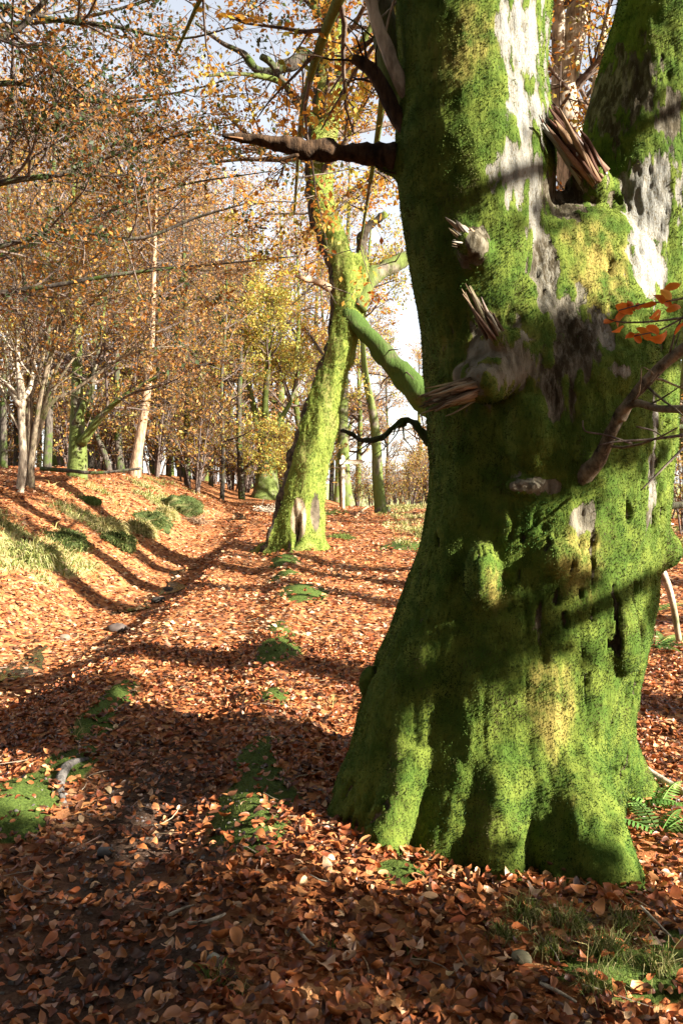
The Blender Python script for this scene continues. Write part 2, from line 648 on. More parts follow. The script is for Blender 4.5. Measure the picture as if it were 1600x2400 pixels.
def build_ground():
    def axis(lo, hi, fine_lo, fine_hi, st, grow):
        a = list(np.arange(fine_lo, fine_hi, st))
        s, v = st, fine_hi
        while v < hi:
            a.append(v)
            s *= grow
            v += s
        a.append(hi)
        s, v = st, fine_lo
        b = []
        while v > lo:
            s *= grow
            v -= s
            b.append(max(v, lo))
        return np.array(sorted(set(b + a)))
    xs = axis(-2500, 2500, -3.0, 3.0, 0.05, 1.05)
    ys = axis(-60, 4000, 1.5, 9.0, 0.05, 1.03)
    X, Y = np.meshgrid(xs, ys)
    Z = ground_h(X.ravel(), Y.ravel())
    v = np.stack([X.ravel(), Y.ravel(), Z], -1)
    nx, ny = len(xs), len(ys)
    i = (np.arange(ny - 1)[:, None] * nx + np.arange(nx - 1)[None]).ravel()
    f = np.stack([i, i + 1, i + nx + 1, i + nx], -1)
    mask = np.stack([moss_field(v[:, 0], v[:, 1]), soil_field(v[:, 0], v[:, 1]), grass_field(v[:, 0], v[:, 1])], -1)
    m, nt, out = new_mat('woodland floor')
    pos = ND(nt, 'ShaderNodeNewGeometry').outputs['Position']
    a = attr(nt, 'mask')
    sep = nt.nodes.new('ShaderNodeSeparateColor')
    nt.links.new(a.outputs['Color'], sep.inputs[0])
    vo = nt.nodes.new('ShaderNodeTexVoronoi')
    vo.inputs['Scale'].default_value = 16.0
    nt.links.new(pos, vo.inputs['Vector'])
    sc = nt.nodes.new('ShaderNodeSeparateColor')
    nt.links.new(vo.outputs['Color'], sc.inputs[0])
    cr = nt.nodes.new('ShaderNodeValToRGB')
    cr.color_ramp.interpolation = 'CONSTANT'
    el = cr.color_ramp.elements
    el[0].color = rgb((0.14, 0.055, 0.025))
    el[1].position = 0.25
    el[1].color = rgb((0.34, 0.12, 0.04))
    for p_, c_ in ((0.5, (0.46, 0.18, 0.06)), (0.75, (0.5, 0.26, 0.11)), (0.9, (0.24, 0.075, 0.03))):
        e = el.new(p_)
        e.color = rgb(c_)
    nt.links.new(sc.outputs[0], cr.inputs[0])
    n1 = noise(nt, pos, 11, 6, 0.7)
    n2 = noise(nt, pos, 60, 4, 0.7)
    soil = mixc(nt, ramp(nt, n2, 0.3, 0.7), rgb((0.028, 0.018, 0.012)), rgb((0.10, 0.065, 0.045)))
    c = mixc(nt, math_n(nt, 'SUBTRACT', 0.8, sep.outputs[1]), soil, cr.outputs[0])
    mossc = mixc(nt, ramp(nt, n2, 0.3, 0.7), rgb((0.03, 0.05, 0.010)), rgb((0.085, 0.12, 0.022)))
    grassc = mixc(nt, ramp(nt, n1, 0.35, 0.6), rgb((0.10, 0.12, 0.03)), rgb((0.33, 0.26, 0.11)))
    c = mixc(nt, ramp(nt, math_n(nt, 'ADD', sep.outputs[2], math_n(nt, 'MULTIPLY', n1, 0.4)), 0.5, 0.85), c, grassc)
    c = mixc(nt, ramp(nt, math_n(nt, 'ADD', sep.outputs[0], math_n(nt, 'MULTIPLY', n1, 0.5)), 0.55, 0.75), c, mossc)
    # open pasture beyond the wood
    sp = nt.nodes.new('ShaderNodeSeparateXYZ')
    nt.links.new(pos, sp.inputs[0])
    c = mixc(nt, ramp(nt, sp.outputs[1], 70, 110), c, rgb((0.30, 0.32, 0.13)))
    bsdf(nt, out, c, 0.9, 0.1, math_n(nt, 'ADD', n2, n1), 0.6, 0.02)
    me = mk_mesh('ground', v, f, m, attrs={'mask': mask}, smooth=True)
    o = link('ground', me, kind='structure')
    o['label'] = 'leaf-covered woodland floor with a trodden path beside a sunken way'
    return o


ground = build_ground()

# ------------------------------------------------------------------ stream in the sunken way
def build_water():
    m, nt, out = new_mat('dark stream water')
    pos = ND(nt, 'ShaderNodeNewGeometry').outputs['Position']
    n1 = noise(nt, pos, 9, 3, 0.5)
    b = bsdf(nt, out, rgb((0.02, 0.016, 0.012)), 0.06, 0.6, n1, 0.15, 0.02)
    for i, (ya, yb, w) in enumerate(((11.8, 16.8, 0.24), (7.6, 9.8, 0.26), (25.5, 28.0, 0.40))):
        y = np.linspace(ya, yb, 24)
        x = gully_x(y) + 0.14 * np.sin(y * 3.1) + 0.06 * np.sin(y * 7.7)
        t = np.linspace(0, 1, 24)
        hw = w * np.sqrt(np.clip(4 * t * (1 - t), 0.02, 1)) * (0.8 + 0.3 * np.sin(y * 5.3))
        z = np.minimum.accumulate(np.maximum(ground_h(x, y)[::-1], -9) if False else ground_h(x, y)) if False else ground_h(x, y)
        z = np.convolve(np.pad(z, 4, 'edge'), np.ones(9) / 9, 'valid') + 0.018
        v = np.concatenate([np.stack([x - hw, y, z], -1), np.stack([x + hw, y, z], -1)])
        q = np.arange(23)
        f = np.stack([q, q + 24, q + 25, q + 1], -1)
        o = link('stream_water', mk_mesh('stream_water', v, f, m, smooth=True), kind='structure')
        o['label'] = ['dark trickle of water in the sunken way before the leaning beech', 'shallow water in the near end of the sunken way', 'small puddle in the sunken way beside the brush pile'][i]


build_water()


# ------------------------------------------------------------------ fallen leaves
def leaf_template(rng, curl, cup):
    """curled beech leaf, unit length along x"""
    t = np.array([0.0, 0.10, 0.28, 0.5, 0.72, 0.9, 1.0])
    w = np.array([0.01, 0.15, 0.27, 0.32, 0.26, 0.12, 0.0]) * rng.uniform(0.8, 1.08)
    m = len(t)
    x = t - 0.5
    tw = rng.normal(0, 0.35)
    zc = curl * (t - 0.5) ** 2 * 4 * 0.16
    mid = np.stack([x, 0.05 * np.sin(t * 4 + curl), zc], -1)
    wav = np.cumsum(rng.normal(0, 0.045, (2, m)), 1) * (w > 0.05)
    lf = np.stack([x, mid[:, 1] + w * (1 - 0.25 * abs(cup)), zc + cup * w * 0.8 + tw * w * x * 2 + wav[0]], -1)
    rt = np.stack([x, mid[:, 1] - w * (1 - 0.25 * abs(cup)), zc + cup * w * 0.8 - tw * w * x * 2 + wav[1]], -1)
    v = np.concatenate([mid, lf[1:m - 1], rt[1:m - 1]])
    L = lambda k: m + k - 1
    Rr = lambda k: m + (m - 2) + k - 1
    f = [[0, 1, L(1)], [0, Rr(1), 1], [m - 2, m - 1, L(m - 2)], [m - 2, Rr(m - 2), m - 1]]
    for k in range(1, m - 2):
        f += [[k, k + 1, L(k + 1)], [k, L(k + 1), L(k)], [k, Rr(k), Rr(k + 1)], [k, Rr(k + 1), k + 1]]
    return v, np.array(f)


def rot_frames(n, rng, tilt):
    """random yaw with limited tilt -> (n,3,3)"""
    yaw = rng.uniform(0, 2 * np.pi, n)
    ta = rng.uniform(0, 2 * np.pi, n)
    tm = np.abs(rng.normal(0, tilt, n))
    N = np.stack([np.sin(tm) * np.cos(ta), np.sin(tm) * np.sin(ta), np.cos(tm)], -1)
    A = np.stack([np.cos(yaw), np.sin(yaw), np.zeros(n)], -1)
    A = nrm(A - N * (A * N).sum(-1, keepdims=True))
    B = np.cross(N, A)
    return np.stack([A, B, N], -1)


TRUNK_C = np.array([0.60, 3.85])


def litter_density(x, y):
    m = moss_field(x, y)
    s = soil_field(x, y)
    g = grass_field(x, y)
    d = (1 - 0.86 * sst(0.3, 0.95, m)) * (1 - 0.68 * s) * (1 - 0.75 * g)
    d = d * np.where(np.hypot(x - TRUNK_C[0], y - TRUNK_C[1]) < 0.6, 0, 1)
    wet = np.exp(-((x - gully_x(y) - 0.1 * np.sin(y * 3.1)) / 0.36) ** 2) * np.maximum(sst(11.8, 12.4, y) * sst(16.8, 16.2, y), sst(7.6, 8.2, y) * sst(9.8, 9.2, y))
    return np.clip(d * (1 - 0.5 * wet), 0, 1)


def scatter(y0, y1, dens, margin, rng, densf=litter_density):
    xm = 0.46 * y1 + margin
    n = int((y1 - y0) * 2 * xm * dens)
    x = rng.uniform(-xm, xm, n)
    y = rng.uniform(y0, y1, n)
    keep = np.abs(x) < 0.46 * y + margin
    keep &= rng.uniform(0, 1, n) < densf(x, y)
    return x[keep], y[keep]


def build_litter():
    rng = np.random.default_rng(11)
    T = [leaf_template(rng, rng.uniform(-2.2, 2.8), rng.uniform(-0.7, 1.4)) for _ in range(30)]
    parts, cols = [], []
    off = 0
    VS, FS = [], []
    nears = []
    for (y0, y1, dens, size) in ((1.0, 3.2, 1500, 0.048), (3.2, 5.0, 1250, 0.049), (5.0, 7.5, 820, 0.053)):
        x, y = scatter(y0, y1, dens, 0.9, rng)
        n = len(x)
        z = ground_h(x, y) + 0.004 + rng.uniform(0, 1, n) ** 1.5 * 0.035
        Fm = rot_frames(n, rng, 0.36)
        s = size * (0.45 + 0.9 * rng.beta(2.2, 2.0, n))
        c = pick(PAL_LITTER, n, rng, 0.35)
        # deeper leaves are wetter and browner
        tid = rng.integers(0, len(T), n)
        if y0 < 3:
            nears.append((x, y, z, Fm, s, c, tid))
        for k, (tv, tf) in enumerate(T):
            q = np.where(tid == k)[0]
            v = np.einsum('nij,vj->nvi', Fm[q] * s[q][:, None, None], tv) + np.stack([x[q], y[q], z[q]], -1)[:, None, :]
            VS.append(v.reshape(-1, 3))
            FS.append((tf[None] + (off + np.arange(len(q)) * len(tv))[:, None, None]).reshape(-1, 3))
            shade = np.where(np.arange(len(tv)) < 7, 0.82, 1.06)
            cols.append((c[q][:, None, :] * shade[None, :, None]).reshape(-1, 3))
            off += len(q) * len(tv)
    for (y0, y1, dens, size) in ((7.5, 12, 330, 0.075), (12, 20, 150, 0.095), (20, 34, 60, 0.13)):
        x, y = scatter(y0, y1, dens, 1.2, rng)
        n = len(x)
        z = ground_h(x, y) + 0.004 + rng.uniform(0, 1, n) ** 1.5 * 0.04
        Fm = rot_frames(n, rng, 0.36)
        L = size * rng.uniform(0.6, 1.3, n)
        v, f = leaf_cards(np.stack([x, y, z], -1), Fm[:, :, 0], Fm[:, :, 2], L, L * 0.62, rng.uniform(0.0, 0.2, (n, 1)))
        VS.append(v)
        FS.append(f + off)
        cols.append(np.repeat(pick(PAL_LITTER + [(0.54, 0.34, 0.20, 4.0), (0.46, 0.19, 0.075, 3.0)], n, rng, 0.3), 4, 0))  # extra pale leaves farther off paint in the sunlit sheen
        off += len(v)
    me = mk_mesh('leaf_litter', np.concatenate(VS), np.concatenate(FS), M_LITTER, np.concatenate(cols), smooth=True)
    link('leaf_litter', me, ground, 'stuff')
    # the nearest leaves, one by one, lying on top
    meshes = []
    for k in range(24):
        tv, tf = leaf_template(rng, rng.uniform(-1.6, 2.6), rng.uniform(-0.3, 1.3))
        c = pick(PAL_LITTER[:4], 1, rng, 0.25)[0]
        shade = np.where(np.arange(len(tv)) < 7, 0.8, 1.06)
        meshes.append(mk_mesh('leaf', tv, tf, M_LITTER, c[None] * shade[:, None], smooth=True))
    cnt = 0
    while cnt < 300:
        y = rng.uniform(2.15, 3.35)
        x = rng.uniform(-0.44 * y, 0.44 * y)
        if rng.uniform() > litter_density(np.array([x]), np.array([y]))[0] + 0.08:
            continue
        o = link('leaf', meshes[rng.integers(24)], ground)
        s = 0.054 * rng.uniform(0.7, 1.3)
        o.scale = (s, s, s)
        o.location = (x, y, float(ground_h(np.array([x]), np.array([y]))[0]) + rng.uniform(0.028, 0.045))
        o.rotation_euler = (rng.normal(0, 0.38), rng.normal(0, 0.38), rng.uniform(0, 6.28))
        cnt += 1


build_litter()


def build_gravel():
    rng = np.random.default_rng(5)
    x, y = scatter(1.6, 5.5, 900, 0.3, rng, lambda a, b: soil_field(a, b))
    n = len(x)
    b = np.array([[1, 0, 0], [-1, 0, 0], [0, 1, 0], [0, -1, 0], [0, 0, 1], [0, 0, -0.6]], float)
    f = np.array([[0, 2, 4], [2, 1, 4], [1, 3, 4], [3, 0, 4]])
    s = 0.004 + 0.010 * rng.uniform(0, 1, n) ** 2.5
    Fm = rot_frames(n, rng, 0.2)
    bb = b[None] * rng.uniform(0.6, 1.3, (n, 6, 3)) * np.array([1, 0.8, 0.55])
    v = np.einsum('nij,nvj->nvi', Fm * s[:, None, None], bb) + np.stack([x, y, ground_h(x, y) + s * 0.2], -1)[:, None]
    c = pick([(0.10, 0.085, 0.075, 3), (0.18, 0.15, 0.13, 2), (0.06, 0.05, 0.045, 2)], n, rng, 0.3)
    me = mk_mesh('gravel', v.reshape(-1, 3), (f[None] + (np.arange(n) * 6)[:, None, None]).reshape(-1, 3), M_STONE, np.repeat(c, 6, 0))
    link('gravel', me, ground, 'stuff')


build_gravel()


def build_litter_twigs():
    rng = np.random.default_rng(6)
    x, y = scatter(1.6, 9.0, 16, 0.4, rng)
    n = len(x)
    a = rng.uniform(0, 6.28, n)
    L = rng.uniform(0.05, 0.22, n)
    d = np.stack([np.cos(a), np.sin(a), np.zeros(n)], -1)
    b = np.cross(d, [0, 0, 1.0]) * rng.normal(0, 0.08, (n, 1))
    pts = []
    for t in (-0.5, -0.15, 0.2, 0.5):
        q = np.stack([x, y, np.zeros(n)], -1) + d * (L * t)[:, None] + b * (L * (1 - 4 * t * t))[:, None]
        q[:, 2] = ground_h(q[:, 0], q[:, 1]) + 0.026 + rng.uniform(0, 0.012, n)
        pts.append(q)
    r = rng.uniform(0.0012, 0.0032, n)[:, None] * np.array([1, 0.95, 0.8, 0.5])
    v, f = tubes(np.stack(pts, 1), r, 4)
    c = np.repeat(pick([(0.20, 0.14, 0.09, 2), (0.08, 0.055, 0.04, 2), (0.34, 0.28, 0.2, 1)], n, rng), 16, 0)
    link('litter_twigs', mk_mesh('litter_twigs', v, f, M_COL, c), ground, 'stuff')


build_litter_twigs()


def blades(C, D, L, W, rng, bend=0.5, seg=2):
    """grass blades: base points C, start directions D"""
    n = len(C)
    side = nrm(np.cross(D, rng.normal(0, 1, (n, 3))))
    down = np.array([0, 0, -1.0])
    p1 = C + D * (L * 0.55)[:, None]
    p2 = p1 + nrm(D + down * bend * rng.uniform(0.3, 1.3, (n, 1))) * (L * 0.45)[:, None]
    w = W[:, None]
    v = np.stack([C - side * w * 0.5, C + side * w * 0.5, p1 - side * w * 0.35, p1 + side * w * 0.35, p2], 1).reshape(-1, 3)
    i = np.arange(n)[:, None] * 5
    f = np.concatenate([i + [[0, 1, 3]], i + [[0, 3, 2]], i + [[2, 3, 4]]])
    return v, f


def build_ground_cover():
    rng = np.random.default_rng(21)
    # moss pile
    x, y = scatter(1.8, 9, 11000, 0.2, rng, lambda a, b: sst(0.2, 0.75, moss_field(a, b)))
    n = len(x)
    C = np.stack([x, y, ground_h(x, y) - 0.003], -1)
    D = nrm(np.stack([rng.normal(0, 0.6, n), rng.normal(0, 0.6, n), np.ones(n)], -1))
    L = rng.uniform(0.006, 0.018, n)
    v, f = blades(C, D, L, L * 0.16, rng, 1.2)
    c = np.repeat(pick([(0.065, 0.085, 0.016, 3), (0.10, 0.125, 0.025, 2), (0.15, 0.15, 0.045, 1)], n, rng), 5, 0)
    link('moss', mk_mesh('moss', v, f, M_BLADE, c), ground, 'stuff')
    # rough pale grass on the bank
    x, y = scatter(8, 34, 110, 1.0, rng, grass_field)
    k = 5
    n = len(x) * k
    x = np.repeat(x, k) + rng.normal(0, 0.05, n)
    y = np.repeat(y, k) + rng.normal(0, 0.05, n)
    C = np.stack([x, y, ground_h(x, y) - 0.01], -1)
    D = nrm(np.stack([rng.normal(0.25, 0.5, n), rng.normal(-0.1, 0.5, n), np.ones(n)], -1))
    L = rng.uniform(0.06, 0.24, n)
    v, f = blades(C, D, L, 0.006 + 0.0007 * y, rng, 1.6)
    c = np.repeat(pick([(0.42, 0.34, 0.16, 3), (0.28, 0.27, 0.09, 2), (0.12, 0.15, 0.03, 2)], n, rng), 5, 0)
    link('bank_grass', mk_mesh('bank_grass', v, f, M_BLADE, c), ground, 'stuff')


build_ground_cover()


# ------------------------------------------------------------------ tree growing
def grow(Pp, Rp, n, t0, t1, ang, asd, L, shape, npts, wig, up, flat, rf, rng, out=0.0):
    M, m, _ = Pp.shape
    idx = np.repeat(np.arange(M), n)
    N = len(idx)
    t = rng.uniform(t0, t1, N)
    u = t * (m - 1)
    i = np.minimum(u.astype(int), m - 2)
    fr = (u - i)[:, None]
    a, b = Pp[idx, i], Pp[idx, i + 1]
    pos = a * (1 - fr) + b * fr
    tang = nrm(b - a)
    r0 = Rp[idx, i] * (1 - fr[:, 0]) + Rp[idx, i + 1] * fr[:, 0]
    v = rng.normal(0, 1, (N, 3))
    v[:, 2] *= flat
    v = v - tang * (v * tang).sum(-1, keepdims=True)
    v = nrm(v)
    an = rng.normal(ang, asd, N)[:, None]
    d = nrm(np.cos(an) * tang + np.sin(an) * v)
    ln = L * rng.uniform(0.55, 1.2, N) * (1 - shape * t)
    pts = np.empty((N, npts, 3))
    pts[:, 0] = pos
    st = (ln / (npts - 1))[:, None]
    for k in range(1, npts):
        d = nrm(d + rng.normal(0, wig, (N, 3)) + np.array([0, 0, up]))
        pts[:, k] = pts[:, k - 1] + d * st
    rad = (np.minimum(r0 * rf, ln * 0.03 + 0.004))[:, None] * np.linspace(1, 0.3, npts)[None]
    return pts, np.maximum(rad, 0.0022)


def crown_leaves(tw, per, size, spread, pal, rng, droop=0.15, tilt=0.4, clump=0.35):
    M, m, _ = tw.shape
    idx = np.repeat(np.arange(M), per)
    n = len(idx)
    u = rng.uniform(0.1, 1.0, n) * (m - 1)
    i = np.minimum(u.astype(int), m - 2)
    fr = (u - i)[:, None]
    C = tw[idx, i] * (1 - fr) + tw[idx, i + 1] * fr
    tan = nrm(tw[:, -1] - tw[:, 0])[idx]
    off = rng.normal(0, spread, (n, 3))
    off[:, 2] *= 0.3
    C = C + off
    A = nrm(tan + rng.normal(0, 0.8, (n, 3)) - np.array([0, 0, droop]))
    N = nrm(np.array([0, 0, 1.0]) + rng.normal(0, tilt, (n, 3)))
    N = nrm(N - A * (N * A).sum(-1, keepdims=True))
    L = size * rng.uniform(0.6, 1.25, n)
    v, f = leaf_cards(C, A, N, L, L * 0.62, 0.08)
    cb = pick(pal, M, rng, 0.2)[idx]
    cl = pick(pal, n, rng, 0.25)
    c = np.where(rng.uniform(0, 1, (n, 1)) < clump, cl, cb)
    return v, f, np.repeat(c, 4, 0)


GOLD = [(0.50, 0.27, 0.05, 3), (0.42, 0.17, 0.03, 2), (0.28, 0.11, 0.025, 2), (0.42, 0.34, 0.07, 3), (0.2, 0.19, 0.04, 1)]
RUST = [(0.40, 0.21, 0.065, 3), (0.27, 0.13, 0.05, 3), (0.46, 0.29, 0.10, 2), (0.14, 0.08, 0.035, 2), (0.16, 0.14, 0.04, 1)]
RUSTG = [(0.34, 0.15, 0.03, 2), (0.22, 0.09, 0.025, 2), (0.38, 0.20, 0.05, 1), (0.05, 0.075, 0.03, 4)]
YELG = [(0.42, 0.37, 0.08, 3), (0.36, 0.27, 0.05, 2), (0.22, 0.24, 0.05, 2), (0.45, 0.22, 0.05, 1)]
GREEN = [(0.045, 0.075, 0.03, 3), (0.03, 0.05, 0.025, 3), (0.08, 0.11, 0.04, 1)]


def tree_parts(root, stems, lv, leaf, mats, rng, kst=10, lump=0.12, skip=0):
    """stems: list of (pts, rad) in the root's space; lv: levels; makes trunk, branches, crown"""
    b0 = [resample(p, r, 16) for p, r in stems]
    tv, tf = merge([tube1(p, r, kst, 26, True, lump, 3 + i, 2.2) for i, (p, r) in enumerate(stems)])
    link('trunk', mk_mesh('trunk', tv, tf, mats[0], smooth=True), root)
    Pp = np.stack([b[0] for b in b0[skip:]])
    Rp = np.stack([b[1] for b in b0[skip:]])
    geo = []
    for i, l in enumerate(lv):
        Pp, Rp = grow(Pp, Rp, rng=rng, **{k: v for k, v in l.items() if k != 'k'})
        geo.append(tubes(Pp, Rp, l['k']))
    if geo:
        bv, bf = merge(geo)
        link('branches', mk_mesh('branches', bv, bf, mats[1], smooth=True), root, 'stuff')
    if leaf:
        v, f, c = crown_leaves(Pp, rng=rng, **leaf)
        link('crown', mk_mesh('crown', v, f, M_LEAF, c), root, 'stuff')


def LV(n, t0, t1, ang, L, shape=0.5, npts=6, wig=0.12, up=0.04, flat=1.0, rf=0.55, k=4, asd=0.25):
    return dict(n=n, t0=t0, t1=t1, ang=ang, asd=asd, L=L, shape=shape, npts=npts, wig=wig, up=up, flat=flat, rf=rf, k=k)


def gz1(x, y):
    return float(ground_h(np.array([float(x)]), np.array([float(y)]))[0])


# ------------------------------------------------------------------ the great mossy beech
def px_rows(rows, d, ry=None):
    a = np.array(rows, float)
    z = CAMZ - (a[:, 0] - HZ) * d / F
    xl, xr = (a[:, 1] - 800) * d / F, (a[:, 2] - 800) * d / F
    zz = np.linspace(z[0], z[-1], 60)
    o = np.argsort(z)
    cx = np.interp(zz, z[o], ((xl + xr) / 2)[o])
    rx = np.interp(zz, z[o], ((xr - xl) / 2)[o])
    k = np.ones(5) / 5
    cx = np.convolve(np.pad(cx, 2, 'edge'), k, 'valid')
    rx = np.convolve(np.pad(rx, 2, 'edge'), k, 'valid')
    return cx, zz, rx


def px_stem(pts, d):
    """(px, py, half-width px[, d]) list -> world polyline and radii"""
    p = np.array([P(q[0], q[1], q[3] if len(q) > 3 else d) for q in pts])
    r = np.array([q[2] * (q[3] if len(q) > 3 else d) / F for q in pts])
    return p, r


def local(root, pr):
    return pr[0] - np.array(root.location), pr[1]


def splinters(base, dirv, length, rad, n, rng, spread=0.18, cols=((0.34, 0.22, 0.11, 3), (0.18, 0.10, 0.05, 2), (0.48, 0.36, 0.22, 1)), thin=0.5):
    """torn wood: overlapping tapering slivers"""
    base = np.asarray(base, float)
    dirv = nrm(np.asarray(dirv, float))
    u = nrm(np.cross(dirv, [0.2, 0.3, 1.0]))
    w = np.cross(dirv, u)
    V, Fc, Cc = [], [], []
    off = 0
    for i in range(n):
        a, rr = rng.uniform(0, 6.28), rad * math.sqrt(rng.uniform(0, 0.9))
        b = base + (u * math.cos(a) + w * math.sin(a)) * rr - dirv * length * 0.25
        d = nrm(dirv + rng.normal(0, spread, 3) * 0.35)
        L = length * (0.35 + 0.75 * rng.uniform() ** 1.6) * 1.25
        s = nrm(np.cross(d, rng.normal(0, 1, 3)))
        t = np.cross(d, s)
        wd, th = rad * rng.uniform(0.12, 0.36), rad * rng.uniform(0.07, 0.07 + thin * 0.4)
        prof = [(0, 1.0), (0.4, rng.uniform(0.8, 1.15)), (0.78, rng.uniform(0.5, 1.0)), (1.0, rng.uniform(0.08, 0.4))]
        rings = []
        for tt, q in prof:
            c = b + d * L * tt + rng.normal(0, rad * 0.05, 3)
            rings += [c + s * wd * q + t * th * q * 0.4, c + t * th * q, c - s * wd * q + t * th * q * 0.2, c - t * th * q]
        V.append(np.array(rings))
        q = []
        for j in range(3):
            for k in range(4):
                q.append([off + j * 4 + k, off + j * 4 + (k + 1) % 4, off + (j + 1) * 4 + (k + 1) % 4, off + (j + 1) * 4 + k])
        q.append([off + 3, off + 2, off + 1, off])
        q.append([off + 12, off + 13, off + 14, off + 15])
        Fc += q
        Cc.append(np.repeat(pick(cols, 1, rng), 16, 0) * rng.uniform(0.75, 1.2, (16, 1)))
        off += 16
    return np.concatenate(V), np.array(Fc), np.concatenate(Cc)


M_GREAT = masked_trunk_mat('great beech moss and bark', (0.048, 0.085, 0.012), (0.11, 0.14, 0.022), (0.24, 0.19, 0.05), (0.12, 0.10, 0.06), (0.19, 0.165, 0.115), (0.235, 0.23, 0.20))


def build_great_beech():
    rng = np.random.default_rng(3)
    root = empty('beech_tree', (0.60, 3.85, 0.0), 'massive forked beech with bright green moss over its trunk beside the path', 'tree')
    RL = np.array(root.location)
    d = 3.85
    rows = [(2060, 700, 1450), (1960, 738, 1425), (1900, 758, 1415), (1850, 775, 1420), (1800, 800, 1432), (1700, 835, 1462), (1600, 872, 1478), (1500, 912, 1498), (1400, 945, 1518), (1300, 985, 1535),
            (1200, 1003, 1550), (1100, 1010, 1558), (1000, 1003, 1560), (900, 995, 1563), (800, 988, 1572), (700, 975, 1585), (600, 962, 1590), (550, 985, 1570), (515, 1050, 1530), (490, 1130, 1470), (475, 1220, 1390)]
    cx, z, rx = px_rows(rows, d)
    ry = np.minimum(rx * 0.9, 0.50) + np.interp(z, [-0.4, 0, 0.5, 1.2], [0.22, 0.16, 0.06, 0.0])
    ry = ry * np.interp(z, [2.1, 2.9], [1.0, 0.52])

    def lobes(a, zz):
        fl = np.interp(zz, [-0.35, 0.0, 0.35, 0.9, 1.6], [0.10, 0.075, 0.045, 0.03, 0.02])[:, None]
        A = a[None]
        return 1 + fl * (np.cos(5 * A + 0.7) * 0.7 + np.cos(8 * A + 2.1) * 0.5 + np.cos(13 * A + 0.2 * zz[:, None]) * 0.3)
    parts = [loft(cx, np.full_like(z, d), z, rx, ry, 72, lobes)]
    for rws, dd in (([(800, 1000, 1290), (750, 985, 1290), (600, 960, 1292), (450, 941, 1290), (400, 930, 1288), (300, 930, 1275), (200, 938, 1268), (100, 938, 1270), (0, 938, 1275), (-150, 940, 1270), (-350, 930, 1240)], 3.78),
                    ([(760, 1330, 1600), (700, 1330, 1610), (560, 1338, 1632), (450, 1348, 1640), (380, 1357, 1640), (300, 1374, 1640), (200, 1402, 1650), (100, 1422, 1665), (0, 1447, 1690), (-150, 1480, 1720), (-350, 1520, 1750)], 3.92)):
        c2, z2, r2 = px_rows(rws, dd)
        parts.append(loft(c2, np.full_like(z2, dd), z2, r2, np.minimum(r2 * 1.0, 0.36), 48))
    # roots
    for pts in ([(0.45, 3.75, 0.35, 0.20), (0.20, 3.66, 0.05, 0.15), (0.04, 3.58, -0.08, 0.10), (-0.12, 3.5, -0.2, 0.05)],
                [(0.95, 3.45, 0.42, 0.16), (1.02, 3.15, 0.12, 0.13), (1.10, 2.95, -0.04, 0.08), (1.25, 2.72, -0.16, 0.05)],
                [(0.66, 3.38, 0.45, 0.12), (0.64, 3.22, 0.12, 0.10), (0.62, 3.05, -0.12, 0.07)],
                [(0.86, 3.38, 0.40, 0.10), (0.87, 3.20, 0.10, 0.09), (0.88, 3.0, -0.14, 0.06)],
                [(0.32, 3.48, 0.42, 0.10), (0.20, 3.34, 0.10, 0.09), (0.10, 3.18, -0.14, 0.06)],
                [(1.2, 3.9, 0.4, 0.2), (1.42, 4.0, 0.05, 0.15), (1.7, 4.1, -0.15, 0.08)],
                [(0.6, 4.3, 0.4, 0.2), (0.5, 4.65, 0.05, 0.16), (0.4, 5.0, -0.15, 0.08)],
                [(0.30, 4.1, 0.4, 0.18), (0.22, 4.3, 0.05, 0.12), (0.16, 4.5, -0.15, 0.07)]):
        a = np.array(pts)
        parts.append(tube1(a[:, :3], a[:, 3], 12, 14))
    # swellings, burrs and stub collars
    for (px, py, dd, r, sz) in ((1185, 850, 3.50, 0.15, (1.1, 1, 1)), (1120, 880, 3.45, 0.09, (1.3, 1, 0.9)), (1110, 590, 3.50, 0.085, (1, 1, 1.2)), (1425, 880, 3.48, 0.13, (1, 1, 1.3)), (1545, 1285, 3.75, 0.10, (1, 1, 1.1)),
                                (875, 1600, 3.85, 0.055, (1, 1, 1.3)), (1225, 1140, 3.36, 0.06, (1.5, 1, 0.7)), (1310, 1310, 3.37, 0.09, (1.2, 1, 1.2)), (1380, 1110, 3.40, 0.08, (1, 1, 1)), (1335, 700, 3.60, 0.09, (1, 1, 1.8)),
                                (1375, 440, 3.75, 0.075, (1.2, 1, 1)), (1240, 1020, 3.42, 0.12, (0.8, 1, 1.6)), (1450, 1480, 3.45, 0.10, (0.8, 1, 2.0)), (1130, 1350, 3.42, 0.10, (0.8, 1, 1.5))):
        parts.append(ball(P(px, py, dd), r, sz))
    # stub collars
    for pts in ([(1200, 850, 70, 3.55), (1160, 878, 55, 3.42), (1115, 905, 36, 3.30)], [(1190, 850, 50, 3.52), (1175, 815, 34, 3.42), (1158, 785, 22, 3.35)], [(1135, 610, 40, 3.55), (1115, 585, 30, 3.44), (1098, 562, 19, 3.36)], [(1400, 470, 55, 3.75), (1385, 425, 42, 3.66), (1372, 395, 32, 3.60)]):
        p, r = px_stem(pts, 3.4)
        parts.append(tube1(p, r, 12, 10))
    # collar of the dead bough
    p, r = px_stem([(1010, 385, 62), (950, 376, 50), (915, 370, 34), (880, 366, 25)], 3.78)
    parts.append(tube1(p, r, 14, 10))
    v, f = union(parts, 0.0105, 14)
    N = vert_normals(v, f)
    low = sst(2.6, 0.8, v[:, 2])
    disp = (fbm(v * [3.0, 3.0, 1.5], 11, 4) - 0.5) * 0.075
    fl = fbm(v * [11, 11, 1.6], 12, 3)
    disp += (np.abs(fl - 0.5) * 2 - 0.3) * 0.016 * (0.4 + low)
    disp += (fbm(v * [26, 26, 16], 13, 3) - 0.5) * 0.014
    pit = fbm(v * [30, 30, 9], 14, 2)
